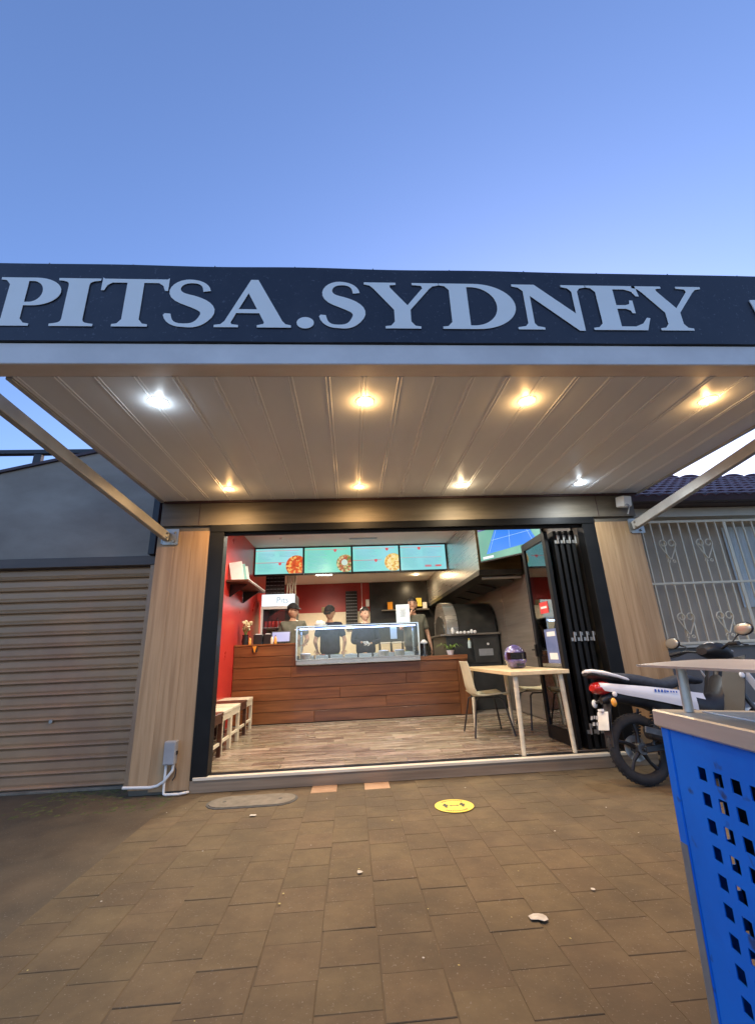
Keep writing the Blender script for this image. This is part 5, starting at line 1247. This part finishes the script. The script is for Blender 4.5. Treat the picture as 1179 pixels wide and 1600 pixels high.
for s in (-1, 1):
    bp(MB().cyl((-.125, s * .36, .134), (-.085, s * .25, .147), .018, seg=10), 'grip', m_bblack, ST)
    b = MB(); b.tube([(.01, s * .27, .15), (-.04, s * .34, .125), (-.08, s * .40, .115)], .006, 6); bp(b, 'lever', m_bblack, ST)
    mi = bp(MB().tube([(-.03, s * .23, .155), (.0, s * .26, .2), (-.015, s * .34, .235)], .007, 6), 'mirror_stem', m_bblack, ST)
    b = MB(); b.sphere((-.02, s * .375, .255), .068, (.35, 1.3, .85), 16, 10); bp(b, 'mirror_shell', m_bblack, ST)
    b = MB(); b.sphere((-.034, s * .375, .255), .06, (.2, 1.3, .85), 16, 10); bp(b, 'mirror_glass', m_mirror, ST)
b = MB()
for k, (u, w_) in enumerate(((0, .016), (.02, .014), (.04, .016), (.058, .012), (.074, .02), (.096, .012), (.112, .014), (.13, .012))): b.box((.2 + u * 1.5, -.147 + .001 * k, .715 - .016 * (u * 10)), (w_, .004, .022 if k < 4 else .013), (0, .16, 0))
struct(bp(b, 'blue_lettering', m_bluemark, BK, False), 'stuff')

for o in BK.children:
    if o.type == 'MESH':
        for v in o.data.vertices:
            if v.co.x < -.05: v.co.x = -.05 + (v.co.x + .05) * .74
# ------------------------------------------------------------------ street bin with perforated blue panels
BN_LEAN = R(3)
BN = thing('street_bin', 'blue perforated steel street bin with stainless rim and curved lid', 'bin', (0.86, -3.235, 0), R(BIN_RZ))
BH, BWX, BWY = .90, .52, .60      # local: +X away right, -Y towards the viewer; corner at origin
def bb(mb, name, mat, parent=BN, smooth=False): return mb.build(name, mat, parent, smooth, local=True)
def perforated(nu, nv, u0, v0, pu, pv, hole, W_, H_, fn):
    """sheet W_ x H_ with nu x nv square holes, as real geometry"""
    us = [0]; 
    for i in range(nu): us += [u0 + i * pu, u0 + i * pu + hole]
    us.append(W_); vs = [0]
    for j in range(nv): vs += [v0 + j * pv, v0 + j * pv + hole]
    vs.append(H_); b = MB(); Vg = [[b.bm.verts.new(fn(u, v)) for v in vs] for u in us]
    for i in range(len(us) - 1):
        for j in range(len(vs) - 1):
            if i % 2 == 1 and j % 2 == 1: continue
            b.bm.faces.new((Vg[i][j], Vg[i + 1][j], Vg[i + 1][j + 1], Vg[i][j + 1]))
    b.thick(.003); return b
bb(perforated(7, 13, .095, .05, .0575, .0575, .03, BWY - .045, BH - .058, lambda u, v: (.002, -.0365 - u, .05 + v)), 'side_panel', m_binblue)
bb(perforated(6, 13, .07, .05, .0575, .0575, .03, BWX - .06, BH - .058, lambda u, v: (.03 + u, -.004, .05 + v)), 'back_panel', m_binblue)
bb(perforated(6, 13, .07, .05, .0575, .0575, .03, BWX - .06, BH - .058, lambda u, v: (.03 + u, -BWY + .004, .05 + v)), 'front_panel', m_binblue)
bb(perforated(7, 13, .095, .05, .0575, .0575, .03, BWY - .045, BH - .058, lambda u, v: (BWX - .004, -.0365 - u, .05 + v)), 'side_panel', m_binblue)
for (x, y_) in ((.014, -.016), (BWX - .016, -.016), (.014, -BWY + .016), (BWX - .016, -BWY + .016)):
    po = bb(MB().box((x, y_, BH / 2 + .01), (.036, .036, BH - .03), None, .003), 'corner_post', m_binblue)
    if (x, y_) == (.014, -.016): bb(MB().box((x - .0185, y_ + .0, .36), (.0014, .03, .5)), 'worn_patch', m_bingrey, po); bb(MB().box((x, y_ + .0188, .36), (.03, .0014, .5)), 'worn_patch', m_bingrey, po)
bb(MB().box((BWX / 2, -BWY / 2, BH + .017), (BWX + .03, BWY + .03, .045), None, .004), 'rim', m_binsteel)
bb(MB().box((BWX / 2 + .03, -BWY / 2, BH + .042), (BWX - .12, BWY - .1, .004), None, .001), 'rain_sheet', m_ash)
for (x, y_) in ((.055, -.05), (BWX - .05, -.05), (.055, -BWY + .05), (BWX - .05, -BWY + .05)): bb(MB().cyl((x, y_, BH + .0405), (x, y_, BH + .165), .013, seg=12), 'lid_post', m_binsteel, BN, True)
b = MB(); b.grid(lambda u, v: (-.03 + (BWX + .06) * u, .03 - (BWY + .06) * v, BH + .165 + .02 * sin(pi * u) * 1.0), 14, 6); b.thick(.006); bb(b, 'lid', m_binsteel, BN, True)
bb(MB().span((.07, -BWY + .06, .055), (BWX - .06, -.07, .82), .03), 'liner', m_blackpl)
BN.rotation_euler = (0, BN_LEAN, R(BIN_RZ))
bb(MB().span((.02, -BWY + .02, .02), (BWX - .02, -.02, .05)), 'floor_plate', m_bingrey)
